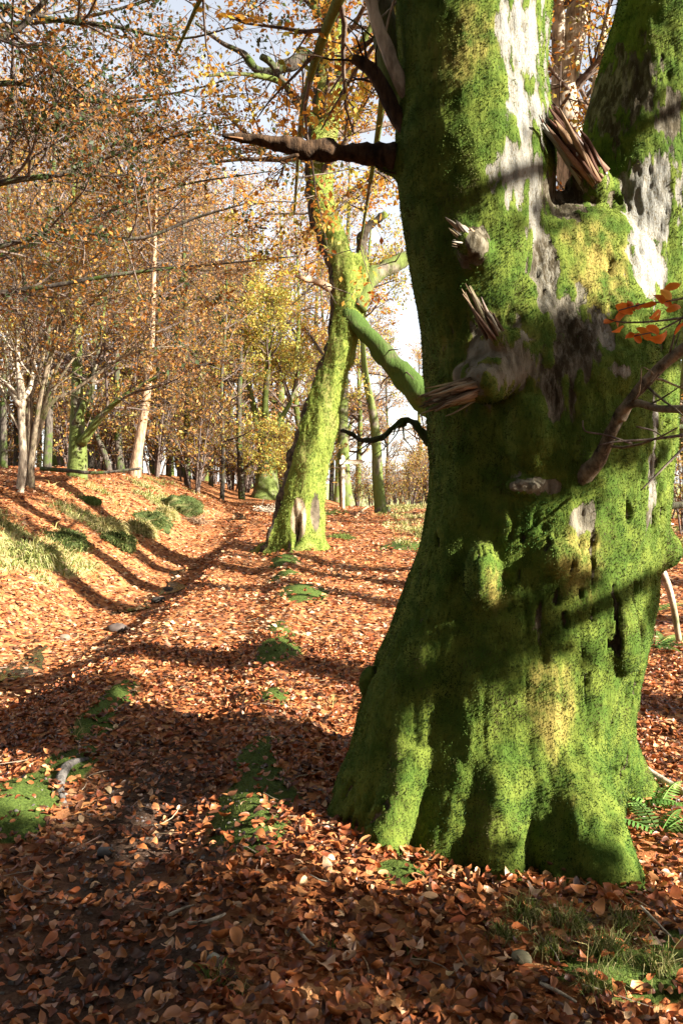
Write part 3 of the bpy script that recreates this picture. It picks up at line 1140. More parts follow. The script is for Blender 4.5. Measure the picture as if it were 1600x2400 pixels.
    zone = sst(0.50, 0.64, fbm(v * [2.2, 2.2, 1.5], 18, 2)) * (0.5 + 0.5 * low)
    pitm = sst(0.645, 0.69, pit) * zone
    disp -= pitm * 0.026
    # masks
    moss = np.ones(len(v))
    lich = np.zeros(len(v))
    dry = np.zeros(len(v))
    nz = (fbm(v * [6, 6, 2.8], 15, 3) - 0.5) * 1.1 + (fbm(v * [34, 34, 9], 16, 3) - 0.5) * 1.1
    front = sst(0.35, -0.1, N[:, 1])

    def patch(px, py, w, h, dd=3.42):
        c = P(px, py, dd)
        s = dd / F
        q = ((v[:, 0] - c[0]) / (w * s)) ** 2 + ((v[:, 2] - c[2]) / (h * s)) ** 2
        return sst(1.75, 0.35, np.sqrt(q) + nz * 1.9) * front
    for (px, py, w, h, li) in ((1235, 60, 52, 160, 1), (1230, 230, 54, 130, 1), (1218, 390, 58, 85, 0.8), (1262, 470, 22, 60, 0.9), (1290, 640, 32, 80, 0.5), (1328, 735, 46, 85, 0.35), (1185, 850, 92, 78, 0.15),
                               (1335, 830, 50, 45, 0.3), (1285, 920, 30, 65, 0.3), (1405, 790, 26, 45, 0.8), (1565, 440, 48, 130, 1), (1550, 570, 40, 80, 1), (1525, 640, 26, 40, 1), (1445, 872, 30, 30, 1), (1545, 1080, 13, 120, 0.8),
                               (1500, 110, 120, 130, 0.25), (1240, 1135, 45, 18, 0.2), (1300, 2030, 26, 45, 0.3), (1360, 1215, 24, 30, 0.2), (1120, 575, 35, 45, 0.1), (1360, 400, 55, 70, 0.1)):
        m = patch(px, py, w, h)
        moss = np.minimum(moss, 1 - m)
        lich = np.maximum(lich, m * li)
    for (px, py, w, h) in ((1100, 90, 50, 60), (1400, 620, 60, 90), (1340, 1330, 50, 50), (1280, 1650, 50, 90), (1185, 850, 92, 78), (1160, 1370, 20, 30), (1350, 1300, 40, 40)):
        dry = np.maximum(dry, patch(px, py, w, h))
    brown = np.zeros(len(v))
    for (px, py, w, h) in ((1490, 100, 130, 190), (1450, 260, 60, 110), (1370, 420, 90, 70), (1300, 620, 40, 60), (1345, 780, 60, 80), (1290, 900, 40, 90), (1130, 560, 40, 50), (1500, 1230, 40, 60), (1310, 2020, 40, 60)):
        brown = np.maximum(brown, patch(px, py, w, h))
    moss = moss * (1 - 0.9 * pitm)
    brown = np.maximum(brown, pitm)
    moss = moss - 0.25 * sst(0.62, 0.72, fbm(v * [5, 5, 3], 19, 3))
    disp += (1 - np.clip(moss, 0, 1)) * ((fbm(v * [55, 55, 12], 29, 3) - 0.5) * 0.022 + (np.abs(fbm(v * [16, 16, 5], 30, 3) - 0.5) - 0.1) * 0.03)
    v2 = v + N * (disp + 0.008 * moss)[:, None]
    # ground contact stays buried
    mask = np.stack([np.clip(moss, 0, 1), lich, dry, brown], -1)
    me = mk_mesh('trunk', v2 - RL, f, M_GREAT, attrs={'mask': mask}, smooth=True)
    link('trunk', me, root)
    # pile of moss over the bark
    N2 = vert_normals(v2, f)
    quads = [q for q in f if q.shape[1] == 4][0]
    a, b, c, e = (v2[quads[:, k]] for k in range(4))
    area = np.linalg.norm(np.cross(c - a, e - b), axis=1) * 0.5
    cen = (a + b + c + e) / 4
    toc = nrm(np.array([0, 0, CAMZ]) - cen)
    fn = N2[quads].mean(1)
    vis = (fn * toc).sum(1) > -0.35
    w = area * vis * np.clip(moss[quads].mean(1) - 0.25, 0, 1) * (cen[:, 2] > -0.05) * (cen[:, 2] < 4.3)
    n = 170000
    q = rng.choice(len(quads), n, p=w / w.sum())
    s, t = rng.uniform(0, 1, (2, n, 1))
    C = a[q] * (1 - s) * (1 - t) + b[q] * s * (1 - t) + c[q] * s * t + e[q] * (1 - s) * t
    nn = nrm(N2[quads[q]].mean(1))
    D = nrm(nn * 0.85 + np.array([0, 0, -0.75]) + rng.normal(0, 0.38, (n, 3)))
    clump = fbm(C * 16, 23, 3)
    L = (0.003 + 0.013 * clump ** 1.7) * rng.uniform(0.6, 1.3, n)
    side = nrm(np.cross(D, nn + rng.normal(0, 0.5, (n, 3))))
    W = rng.uniform(0.0014, 0.0030, n)[:, None]
    bv = np.stack([C - side * W, C + side * W, C + D * L[:, None]], 1).reshape(-1, 3)
    base = np.array([0.046, 0.100, 0.016])
    yel = np.array([0.165, 0.215, 0.042])
    mixv = np.clip((fbm(C * 5, 24, 3) - 0.35) * 2.6 + rng.normal(0, 0.22, n), 0, 1)[:, None]
    cc = base * (1 - mixv) + yel * mixv
    dk = sst(0.46, 0.62, fbm(C * [3.5, 3.5, 2.2], 27, 3))[:, None]
    cc = cc * (1 - 0.62 * dk)
    bw = (sst(0.60, 0.70, fbm(C * [9, 9, 5], 28, 3)) * 0.8)[:, None]
    cc = cc * (1 - bw) + np.array([0.10, 0.085, 0.03]) * bw
    dr = (dry[quads[q, 0]] * rng.uniform(0, 1, n))[:, None]
    cc = cc * (1 - dr) + np.array([0.26, 0.21, 0.06]) * dr
    cc = cc * rng.uniform(0.7, 1.25, (n, 1))
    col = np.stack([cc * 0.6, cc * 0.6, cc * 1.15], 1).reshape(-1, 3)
    link('moss', mk_mesh('moss', bv - RL, np.arange(n * 3).reshape(-1, 3), M_BLADE, col), root, 'stuff')
    # dead bough
    p, r = px_stem([(925, 371, 31), (880, 366, 25), (835, 362, 23), (770, 353, 23), (700, 343, 21), (640, 333, 17), (590, 325, 14), (550, 323, 9), (518, 318, 3)], 3.76)
    bv, bf = tube1(p, r, 18, 70, True, 0.55, 5, 16.0)
    bv = bv + (fbm(bv * [9, 30, 30], 8, 3)[:, None] - 0.5) * 0.02
    o = link('dead_bough', mk_mesh('dead_bough', bv - RL, bf, M_DEAD, smooth=True), root)
    o['label'] = 'dark decaying bough stub pointing left over the path'
    sv, sf, sc = splinters(P(560, 324, 3.76), (-1, 0.1, 0.15), 0.10, 0.02, 7, rng, 0.25, ((0.06, 0.035, 0.02, 1), (0.15, 0.08, 0.035, 1)))
    link('torn_tip', mk_mesh('torn_tip', sv - RL, sf, M_COL, sc), o)
    for pts in ([(700, 362, 5), (670, 370, 3.5), (655, 378, 3), (668, 383, 2)], [(600, 345, 4), (590, 350, 3), (575, 346, 2)], [(880, 388, 3), (900, 400, 2.5), (935, 408, 2)]):
        p, r = px_stem(pts, 3.74)
        tv, tf = tube1(p, r, 6, 10)
        link('twig', mk_mesh('twig', tv - RL, tf, M_DEAD, smooth=True), o)
    # limbs
    limbs = [
             ([(1010, 1040, 13), (988, 1016, 10), (972, 992, 8.5), (953, 983, 8), (938, 993, 8.5), (915, 1008, 7), (895, 1026, 7.5), (868, 1034, 6.5), (842, 1031, 6.5), (828, 1018, 5.5), (812, 1011, 5), (797, 1010, 3)], 4.25, M_BARKD, 8, 'thin crooked dark branch low on the trunk'),
             ([(985, 300, 40), (940, 232, 36), (915, 140, 33), (900, 60, 30), (885, -40, 28), (860, -220, 22), (800, -500, 16)], 4.05, M_BARKM, 12, 'dark mossy limb rising beside the left stem'),
             ([(960, 225, 20), (932, 180, 16), (906, 112, 15), (880, 45, 14), (868, 0, 13), (840, -90, 11), (780, -260, 8)], 3.72, M_BARKP, 10, 'pale smooth limb rising from the left stem'),
             ([(960, 310, 22), (925, 262, 19), (895, 205, 18), (870, 165, 16), (845, 146, 14), (826, 137, 11)], 3.74, M_DEAD, 12, 'blunt dark limb stub pointing up left'),
             ([(1350, 1150, 18, 3.42), (1372, 1112, 22, 3.36), (1402, 1075, 17, 3.3), (1432, 1012, 15, 3.24), (1458, 962, 15, 3.18), (1490, 945, 10, 3.12), (1550, 958, 9, 3.05), (1640, 955, 11, 2.95), (1800, 930, 8, 2.8)], 3.3, M_BARKB, 10, 'bent bare branch rising in front of the trunk towards the right'),
             ([(1450, 980, 17, 3.2), (1482, 930, 13, 3.15), (1515, 893, 13, 3.12), (1560, 848, 12, 3.08), (1650, 780, 12, 3.0)], 3.2, M_BARKB, 10, 'upper fork of the bent bare branch')]
    for pts, dd, mt, k, lab in limbs:
        p, r = px_stem(pts, dd)
        lv_, lf_ = tube1(p, r, k, 60, True, 0.25 if 'crooked' not in lab else 0.9, 9, 14.0 if 'crooked' not in lab else 24.0)
        o = link('limb', mk_mesh('limb', lv_ - RL, lf_, mt, smooth=True), root)
        o['label'] = lab
        tp, tr_ = resample(p - RL, r, 14)
        a_, ra_ = grow(tp[None], tr_[None], 6, 0.25, 0.95, 0.9, 0.3, 0.30, 0.2, 5, 0.22, 0.02, 1.0, 0.3, rng)
        tv, tf = tubes(a_, np.minimum(ra_, 0.006), 4)
        link('twigs', mk_mesh('twigs', tv, tf, mt, smooth=True), o, 'stuff')
    # fine bare twigs on the right side of the trunk
    for pts in ([(1480, 1040, 3), (1420, 1020, 2.5), (1370, 1010, 2), (1365, 985, 1.5)], [(1600, 1020, 4), (1520, 1030, 3), (1440, 1035, 2.5), (1400, 1045, 1.5)], [(1600, 1050, 3), (1540, 1110, 2.5), (1500, 1150, 1.5)], [(1490, 1000, 2.5), (1530, 1010, 2), (1560, 1030, 1.5)]):
        p, r = px_stem(pts, 3.15)
        tv, tf = tube1(p, r, 5, 12)
        link('twig', mk_mesh('twig', tv - RL, tf, M_TWIGP, smooth=True), root)
    # torn stubs
    for (px, py, dd, dirv, L, rad, n, lab) in ((1095, 915, 3.33, (-1.0, -0.25, -0.38), 0.19, 0.052, 75, 'splintered tan stub pointing down left'), (1150, 775, 3.36, (-0.55, -0.2, 0.9), 0.20, 0.036, 40, 'tall torn sliver of tan wood standing on the knob'),
                                               (1100, 560, 3.40, (-0.9, -0.4, 0.75), 0.13, 0.03, 28, 'small pale splintered stub high on the trunk'), (1085, 575, 3.38, (-1, -0.5, 0.0), 0.08, 0.022, 6, None),
                                               (1375, 390, 3.60, (-0.75, -0.3, 0.85), 0.30, 0.06, 70, 'dark rotten splintered stump in the fork'), (1300, 2030, 3.12, (0.1, -1, 0.3), 0.05, 0.03, 7, None)):
        cols = ((0.26, 0.19, 0.115, 3), (0.11, 0.075, 0.045, 3), (0.36, 0.31, 0.24, 2)) if px < 1300 else ((0.10, 0.05, 0.03, 3), (0.22, 0.13, 0.08, 2), (0.34, 0.30, 0.26, 1))
        sv, sf, sc = splinters(P(px, py, dd), dirv, L, rad, n, rng, 0.2, cols)
        o = link('broken_stub', mk_mesh('broken_stub', sv - RL, sf, M_COL, sc), root)
        if lab:
            o['label'] = lab
    # beech spray hanging before the trunk at the right: twig with single leaves
    spray = empty('leafy_twig', (0, 0, 0))
    spray.parent = root
    spray['label'] = 'twig with bright orange leaves in front of the trunk'
    lm = []
    for k in range(8):
        tv, tf = leaf_template(rng, rng.uniform(-2.0, 3.0), rng.uniform(-0.8, 1.2))
        c0 = pick([(0.62, 0.20, 0.03, 2), (0.5, 0.13, 0.02, 2), (0.66, 0.30, 0.06, 1)], 1, rng, 0.15)[0]
        lm.append(mk_mesh('leaf', tv, tf, M_LEAF, c0[None] * np.where(np.arange(len(tv)) < 7, 0.85, 1.05)[:, None]))
    for pts in ([(1700, 730, 4), (1600, 745, 3), (1520, 755, 2.5), (1450, 757, 2), (1420, 750, 1.5)], [(1640, 690, 3), (1570, 705, 2.5), (1500, 715, 2), (1445, 730, 1.5)], [(1600, 745, 2.5), (1540, 775, 2), (1480, 790, 1.5)]):
        p, r = px_stem(pts, 2.9)
        p[:, 1] -= np.linspace(0.0, 0.02, len(p))
        tv, tf = tube1(p, r, 5, 14)
        link('stem', mk_mesh('stem', tv - RL, tf, M_TWIGP, smooth=True), spray)
    for (px, py) in ((1428, 758), (1445, 770), (1462, 725), (1482, 718), (1500, 712), (1515, 722), (1530, 735), (1545, 700), (1560, 690), (1572, 672), (1556, 708), (1538, 742), (1510, 778), (1488, 786), (1528, 775), (1545, 790), (1470, 782), (1452, 745), (1580, 720), (1590, 760)):
        o = link('leaf', lm[rng.integers(8)], spray)
        s = 0.068 * rng.uniform(0.7, 1.2)
        o.scale = (s, s, s)
        o.location = tuple(P(px, py, 2.88 + rng.normal(0, 0.04)) - RL)
        o.rotation_euler = (1.0 + rng.normal(0, 0.6), rng.normal(0, 0.6), rng.uniform(-0.8, 0.8) + (3.14 if rng.uniform() < 0.5 else 0))
    # upper stems, branches and crown, above the picture and hanging down on the left
    st = [(np.array([[0.575, 3.78, 4.4], [0.50, 3.85, 6.5], [0.1, 4.1, 9.0], [-0.2, 4.3, 12.5]]) - RL, np.array([0.31, 0.26, 0.17, 0.05])),
          (np.array([[1.72, 3.95, 4.4], [2.1, 4.1, 6.5], [2.6, 4.4, 9.0], [3.0, 4.8, 12.0]]) - RL, np.array([0.24, 0.20, 0.13, 0.04])),
          (np.array([[0.45, 3.95, 5.4], [-0.1, 5.0, 6.3], [-0.8, 6.6, 6.4], [-1.7, 8.2, 6.0]]) - RL, np.array([0.09, 0.07, 0.045, 0.012])),
          (np.array([[0.35, 4.0, 4.6], [0.1, 5.2, 5.0], [-0.3, 6.8, 4.9], [-0.5, 8.4, 4.4]]) - RL, np.array([0.06, 0.05, 0.03, 0.010])),
          (np.array([[0.5, 4.0, 5.0], [0.4, 5.6, 5.3], [0.35, 7.4, 4.9], [0.2, 9.0, 4.2]]) - RL, np.array([0.06, 0.05, 0.03, 0.010]))]
    sub = empty('upper_limbs', (0, 0, 0))
    bpy.data.objects.remove(sub)
    g = np.random.default_rng(44)
    geo, lf = [], []
    for i, (p, r) in enumerate(st):
        lvb, lfb = tube1(p, r, 10, 26, True, 0.1, i, 3.0)
        link('limb', mk_mesh('limb', lvb, lfb, M_BARKM, smooth=True), root)
        pp, rr = resample(p, r, 12)
        hi = i < 2
        for l in ([LV(14, 0.2, 1, 1.1, 3.8, k=5), LV(7, 0.2, 1, 0.8, 1.5, flat=0.6, npts=5, k=4), LV(5, 0.15, 1, 0.7, 0.6, flat=0.5, npts=4, k=3)] if hi else
                  [LV(9, 0.15, 1, 0.9, 1.7, flat=0.5, up=-0.02, k=4), LV(5, 0.15, 1, 0.75, 0.7, flat=0.4, npts=4, k=3)]):
            pa, ra = (pp[None], rr[None]) if l['npts'] == 6 else (pa, ra)
            pa, ra = grow(pa, ra, rng=g, **{k: q for k, q in l.items() if k != 'k'})
            geo.append(tubes(pa, ra, l['k']))
        lf.append(crown_leaves(pa, 20 if hi else 17, 0.095 if hi else 0.07, 0.07, GOLD, g))  # unseen upper crown leafed densely to block overhead sky light
    bv, bf = merge(geo)
    link('branches', mk_mesh('branches', bv, bf, M_TWIG, smooth=True), root, 'stuff')
    vv, ff = merge([(a_, b_) for a_, b_, _ in lf])
    link('crown', mk_mesh('crown', vv, ff, M_LEAF, np.concatenate([c_ for _, _, c_ in lf])), root, 'stuff')


build_great_beech()


# ------------------------------------------------------------------ the leaning mossy beech on the bank
M_LEAN = masked_trunk_mat('leaning beech moss and bark', (0.105, 0.14, 0.022), (0.19, 0.215, 0.042), (0.26, 0.20, 0.09), (0.03, 0.024, 0.017), (0.10, 0.08, 0.055), (0.48, 0.37, 0.23), 0.0, 40.0)


def build_leaning_beech():
    rng = np.random.default_rng(8)
    d = 16.0
    b = P(700, 1285, d)
    root = empty('beech_tree', b, 'leaning mossy beech with a pale rotten hollow at its foot on the bank', 'tree')
    RL = np.array(root.location)
    cx, z, rx = px_rows([(1330, 590, 800), (1310, 604, 786), (1290, 620, 764), (1260, 633, 756), (1200, 648, 755), (1150, 660, 758), (1100, 673, 766), (1000, 700, 790), (900, 730, 815), (800, 765, 843), (700, 778, 856), (640, 772, 860), (600, 770, 845)], d)
    parts = [loft(cx, np.full_like(z, d), z, rx, rx * 0.95, 40, lambda a, zz: 1 + np.interp(zz, [0, 0.5, 1.5], [0.10, 0.07, 0.03])[:, None] * (np.cos(5 * a + 1)[None] + 0.5 * np.cos(9 * a)[None]))]
    c2, z2, r2 = px_rows([(690, 778, 852), (620, 765, 835), (560, 745, 812), (500, 726, 786), (400, 716, 776), (300, 720, 788), (200, 738, 800), (100, 748, 803), (0, 752, 800), (-200, 748, 785), (-500, 735, 760)], d)
    parts.append(loft(c2, np.full_like(z2, d), z2, r2, r2, 28))
    for pts in ([(700, 1250, 38), (640, 1282, 22), (598, 1305, 12), (570, 1318, 6)], [(725, 1250, 34), (752, 1290, 20), (775, 1310, 12), (800, 1325, 6)], [(690, 1270, 22, 15.6), (688, 1300, 14, 15.2), (685, 1330, 8, 14.8)]):
        p, r = px_stem(pts, d)
        parts.append(tube1(p, r, 10, 12))
    p, r = px_stem([(835, 700, 18), (848, 650, 16), (848, 600, 13), (850, 562, 13), (866, 530, 12), (905, 500, 8)], d - 0.1)
    parts.append(tube1(p, r, 10, 14))
    v, f = union(parts, 0.034, 5)
    N = vert_normals(v, f)
    lft = sst(-0.30, -0.92, N[:, 0])
    disp = (fbm(v * [1.6, 1.6, 0.9], 61, 3) - 0.5) * 0.24 + (fbm(v * [6, 6, 3], 64, 3) - 0.5) * 0.07 + (np.abs(fbm(v * [9, 9, 1.5], 62, 3) - 0.5) - 0.12) * (0.10 + 0.22 * lft)
    hol = np.exp(-(((v[:, 0] - P(700, 1215, d)[0]) / 0.20) ** 2 + ((v[:, 2] - P(700, 1215, d)[2]) / 0.42) ** 2)) * sst(0.2, -0.3, N[:, 1])
    slot = np.exp(-(((v[:, 0] - P(700, 1250, d)[0]) / 0.07) ** 2 + ((v[:, 2] - P(700, 1250, d)[2]) / 0.22) ** 2)) * sst(0.2, -0.3, N[:, 1])
    disp -= 0.34 * slot + 0.06 * hol
    nz = fbm(v * [4.0, 4.0, 1.0], 63, 4)
    moss = 1 - 0.85 * sst(0.62, 0.85, lft * 0.75 + nz * 0.5) - 1.2 * sst(0.25, 0.6, hol + (nz - 0.5) * 0.8)
    moss = moss - 1.0 * np.exp(-(((v[:, 0] - P(740, 1200, d)[0]) / 0.10) ** 2 + ((v[:, 2] - P(740, 1200, d)[2]) / 0.45) ** 2)) * sst(0.2, -0.3, N[:, 1])
    moss = moss - 1.0 * np.exp(-(((v[:, 0] - P(870, 540, d)[0]) / 0.3) ** 2 + ((v[:, 2] - P(870, 540, d)[2]) / 0.8) ** 2))
    mask = np.stack([np.clip(moss - slot, 0, 1), np.clip(hol * 1.5, 0, 1), 0.5 * sst(0.5, 0.7, nz), np.clip(slot * 1.6 + 0.5 * hol * sst(0.45, 0.6, fbm(v * [7, 7, 1.5], 66, 3)), 0, 1)], -1)  # slot colour: dark rot, also painting in the shade its recess lacked
    link('trunk', mk_mesh('trunk', v + N * disp[:, None] - RL, f, M_LEAN, attrs={'mask': mask}, smooth=True), root)
    q4 = [q for q in f if q.shape[1] == 4][0]
    v2 = v + N * disp[:, None]
    cen = v2[q4].mean(1)
    fn = nrm(N[q4].mean(1))
    area = np.linalg.norm(np.cross(v2[q4[:, 2]] - v2[q4[:, 0]], v2[q4[:, 3]] - v2[q4[:, 1]]), axis=1)
    w = area * np.clip(moss[q4].mean(1) - 0.3, 0, 1) * ((fn * nrm(np.array([0, 0, CAMZ]) - cen)).sum(1) > -0.3)
    n = 45000
    q = rng.choice(len(q4), n, p=w / w.sum())
    C = cen[q] + rng.normal(0, 0.014, (n, 3))
    D = nrm(fn[q] * 0.6 + np.array([0, 0, -0.9]) + rng.normal(0, 0.3, (n, 3)))
    L = rng.uniform(0.012, 0.042, (n, 1))
    sd = nrm(np.cross(D, fn[q] + rng.normal(0, 0.4, (n, 3)))) * rng.uniform(0.004, 0.009, (n, 1))
    mx = np.clip((fbm(C * [3, 3, 1.2], 67, 3) - 0.35) * 2.5 + rng.normal(0, 0.25, n), 0, 1)[:, None]
    cc = (np.array([0.09, 0.145, 0.025]) * (1 - mx) + np.array([0.22, 0.265, 0.058]) * mx) * rng.uniform(0.7, 1.2, (n, 1))
    bv = np.stack([C - sd, C + sd, C + D * L], 1).reshape(-1, 3)
    link('moss', mk_mesh('moss', bv - RL, np.arange(n * 3).reshape(-1, 3), M_BLADE, np.repeat(cc, 3, 0)), root, 'stuff')
    for pts, mt in (([(750, 145, 14), (715, 130, 14), (690, 150, 13), (660, 160, 12), (630, 172, 11), (600, 165, 10), (570, 130, 8), (520, 105, 6), (460, 60, 3)], M_BARKD), ([(738, 285, 14), (705, 255, 11), (670, 215, 10), (640, 178, 8), (620, 172, 7)], M_BARKD),
                    ([(735, 300, 8), (690, 235, 7), (650, 218, 6), (600, 222, 5), (550, 235, 4), (510, 255, 3)], M_BARKM), ([(770, 675, 8), (745, 670, 8), (720, 672, 6), (700, 674, 3)], M_BARKL),
                    ([(790, 180, 10), (850, 120, 8), (900, 40, 5), (940, -60, 3)], M_BARKM), ([(745, 40, 10), (700, -60, 8), (640, -140, 5), (560, -190, 3)], M_BARKM), ([(812, 728, 19), (838, 766, 21), (870, 800, 22), (905, 842, 24), (940, 880, 26), (968, 915, 28), (1030, 985, 28), (1100, 1050, 24), (1180, 1105, 15), (1260, 1135, 6), (1320, 1150, 2)], M_BARKG),
                    ([(842, 725, 17), (858, 672, 17), (882, 630, 19), (930, 602, 19), (1000, 560, 14), (1080, 480, 9)], M_BARKM)):
        p, r = px_stem(pts, d - 0.2)
        p[:, 1] += np.linspace(0, rng.uniform(-1.6, 1.0), len(p))
        lv_, lf_ = tube1(p, r, 18, 80, True, 0.5, 4, 4.0)
        o_ = link('limb', mk_mesh('limb', lv_ - RL, lf_, mt, smooth=True), root)
        tp, tr_ = resample(p - RL, r, 14)
        a_, ra_ = grow(tp[None], tr_[None], 12, 0.1, 0.95, 0.9, 0.3, 0.9, 0.2, 5, 0.2, 0.0, 1.0, 0.25, rng)
        tv, tf = tubes(a_, np.minimum(ra_, 0.02), 4)
        link('twigs', mk_mesh('twigs', tv, tf, M_TWIG, smooth=True), o_, 'stuff')
    stem = px_stem([(790, 760, 20), (765, 600, 18), (740, 480, 18), (748, 350, 16), (765, 150, 14), (775, 0, 12), (770, -200, 10), (755, -450, 4)], d)
    p, r = resample(stem[0] - RL, stem[1], 16)
    pa, ra = p[None], r[None]
    geo = []
    for l in (LV(26, 0.22, 1, 1.15, 3.6, shape=0.35, npts=7, flat=0.7, up=0.0, k=5), LV(7, 0.2, 1, 0.8, 1.7, flat=0.5, npts=5, k=4), LV(6, 0.1, 1, 0.7, 0.8, flat=0.4, npts=4, k=3)):
        pa, ra = grow(pa, ra, rng=rng, **{k: q for k, q in l.items() if k != 'k'})
        geo.append(tubes(pa, ra, l['k']))
    bv, bf = merge(geo)
    link('branches', mk_mesh('branches', bv, bf, M_TWIG, smooth=True), root, 'stuff')
    v, f, c = crown_leaves(pa, 19, 0.085, 0.09, GOLD, rng)
    link('crown', mk_mesh('crown', v, f, M_LEAF, c), root, 'stuff')


build_leaning_beech()


# ------------------------------------------------------------------ other trees one can tell apart
def featured(label, base_px, d, stems, lv, leaf, mats, seed, extra=None, name='beech_tree', skip=0, ws=1.0):
    rng = np.random.default_rng(seed)
    x = (base_px[0] - 800) * d / F
    b = np.array([x, d, gz1(x, d)])
    root = empty(name, b, label, 'tree')
    dz = b[2] - P(base_px[0], base_px[1], d)[2]
    ss = []
    for s in stems:
        p, r = px_stem(s, d)
        t = np.clip((p[:, 2] - p[:, 2].min()) / 3.0, 0, 1)
        p[:, 2] += dz * (1 - t)
        p = p - b
        if abs(p[0, 2]) < 0.6:
            p[0, 2] = min(p[0, 2], 0) - 0.25
        p[:, 1] += np.linspace(0, rng.normal(0, 0.6), len(p))
        ss.append((p, r * ws))
    tree_parts(root, ss, lv, leaf, mats, rng, skip=skip)
    return root


TW3 = [LV(8, 0.25, 1, 0.75, 2.6, k=4, up=0.05, wig=0.13), LV(6, 0.2, 1, 0.7, 1.2, npts=5, k=3, flat=0.7), LV(4, 0.1, 1, 0.7, 0.6, npts=4, k=3, flat=0.5)]
featured('pale many-stemmed coppice fanning up from the top of the left bank', (68, 1145), 18.0,
         [[(74, 1150, 17), (74, 1100, 14), (76, 1040, 12), (80, 960, 9), (77, 860, 7), (74, 740, 6), (68, 600, 4), (60, 470, 2)],
          [(66, 1150, 15), (84, 1050, 12), (104, 955, 9), (125, 880, 8), (165, 780, 7), (215, 690, 6), (262, 615, 5), (310, 540, 3), (350, 470, 2)],
          [(80, 1060, 10), (112, 955, 9), (165, 918, 6), (230, 872, 5), (290, 832, 4), (350, 812, 3), (420, 806, 2)],
          [(70, 1090, 11), (60, 980, 8), (96, 830, 6), (108, 690, 5), (112, 560, 4), (120, 430, 2)],
          [(88, 1010, 8), (130, 880, 6), (190, 755, 5), (245, 690, 4), (330, 640, 2)],
          [(95, 985, 7), (140, 890, 5), (185, 810, 4), (200, 700, 4), (190, 600, 3), (200, 500, 2)],
          [(84, 1000, 8), (108, 860, 6), (128, 750, 5), (150, 640, 4), (185, 540, 3), (230, 450, 2)],
          [(70, 1000, 7), (40, 880, 5), (20, 760, 4), (10, 640, 3), (-10, 520, 2)]],
         [LV(9, 0.3, 1, 0.6, 2.6, k=4, up=0.06, wig=0.12), LV(6, 0.2, 1, 0.65, 1.2, npts=5, k=3), LV(3, 0.1, 1, 0.7, 0.6, npts=4, k=3, flat=0.5)],
         dict(per=5, size=0.085, spread=0.08, pal=GOLD), (M_BARKC, M_BARKC), 101, name='coppiced_tree', ws=0.62)
featured('slender cream-barked sapling forking beside the coppice on the left bank', (45, 1115), 17.0,
         [[(42, 1125, 10), (52, 1050, 9), (46, 980, 8), (42, 900, 9), (33, 860, 6), (28, 780, 4), (24, 650, 2)], [(42, 910, 7), (52, 870, 5), (46, 800, 4), (50, 700, 2)], [(42, 905, 5), (15, 880, 4), (-20, 850, 2)]],
         TW3, dict(per=5, size=0.085, spread=0.08, pal=GOLD), (M_BARKP, M_BARKP), 102, name='sapling')
featured('dark stout tree with a green mossy foot and one low bough behind the coppice', (180, 1130), 22.0,
         [[(180, 1140, 27), (180, 1090, 22), (178, 1030, 20), (174, 960, 15), (172, 880, 13), (170, 780, 11), (168, 660, 9), (160, 500, 7), (150, 330, 4)],
          [(190, 1050, 12), (222, 1012, 10), (255, 975, 7), (320, 925, 5), (400, 885, 3), (460, 860, 2)], [(180, 1000, 9), (215, 900, 7), (225, 800, 5), (240, 690, 3)]],
         [LV(11, 0.3, 1, 0.9, 4.0, k=5, up=0.02), LV(7, 0.2, 1, 0.8, 1.9, npts=5, k=4, flat=0.5), LV(5, 0.1, 1, 0.7, 0.9, npts=4, k=3, flat=0.4)],
         dict(per=5, size=0.11, spread=0.12, pal=RUST), (M_BARKM, M_TWIG), 103)
featured('straight sunlit tan trunk standing alone between the dark far trunks', (318, 1115), 27.0,
         [[(314, 1120, 17), (322, 1060, 12), (333, 990, 11), (341, 930, 10), (346, 880, 9), (352, 800, 7), (355, 690, 6), (358, 560, 5), (362, 400, 3)]],
         [LV(14, 0.35, 1, 1.0, 4.0, k=4, up=0.02), LV(7, 0.2, 1, 0.8, 1.8, npts=5, k=3, flat=0.6), LV(5, 0.1, 1, 0.7, 0.9, npts=4, k=3, flat=0.4)],
         dict(per=4, size=0.12, spread=0.12, pal=RUST), (M_BARKL, M_TWIGP), 104, name='birch_tree')
featured('thin dark trunk leaning left behind the low bough', (264, 1110), 31.0, [[(264, 1115, 8), (245, 1065, 7), (218, 1000, 6), (190, 920, 5), (160, 800, 3)]], TW3, dict(per=6, size=0.12, spread=0.12, pal=RUST), (M_BARKD, M_TWIG), 105, name='woodland_tree')
featured('dark upright trunk next to the thin leaning one', (285, 1112), 31.0, [[(286, 1118, 11), (278, 1060, 9), (272, 980, 8), (270, 880, 7), (266, 740, 6), (262, 560, 4), (260, 380, 2)]],
         [LV(14, 0.35, 1, 1.0, 4.0, k=4), LV(7, 0.2, 1, 0.8, 1.8, npts=5, k=3, flat=0.6), LV(5, 0.1, 1, 0.7, 0.9, npts=4, k=3)], dict(per=8, size=0.13, spread=0.12, pal=RUST), (M_BARKD, M_TWIG), 106, name='woodland_tree')
featured('dark slender tree with a side branch just left of the pollard', (566, 1150), 36.0,
         [[(568, 1158, 9), (563, 1090, 8), (560, 1000, 7), (561, 900, 6), (566, 780, 4), (570, 640, 3)], [(566, 1090, 5), (590, 1068, 4), (612, 1052, 3), (640, 1040, 2)]],
         TW3 and [LV(12, 0.45, 1, 0.9, 2.2, k=4), LV(6, 0.2, 1, 0.8, 1.2, npts=5, k=3, flat=0.6), LV(5, 0.1, 1, 0.7, 0.8, npts=4, k=3)], dict(per=9, size=0.13, spread=0.14, pal=YELG), (M_BARKD, M_TWIG), 107, name='woodland_tree')
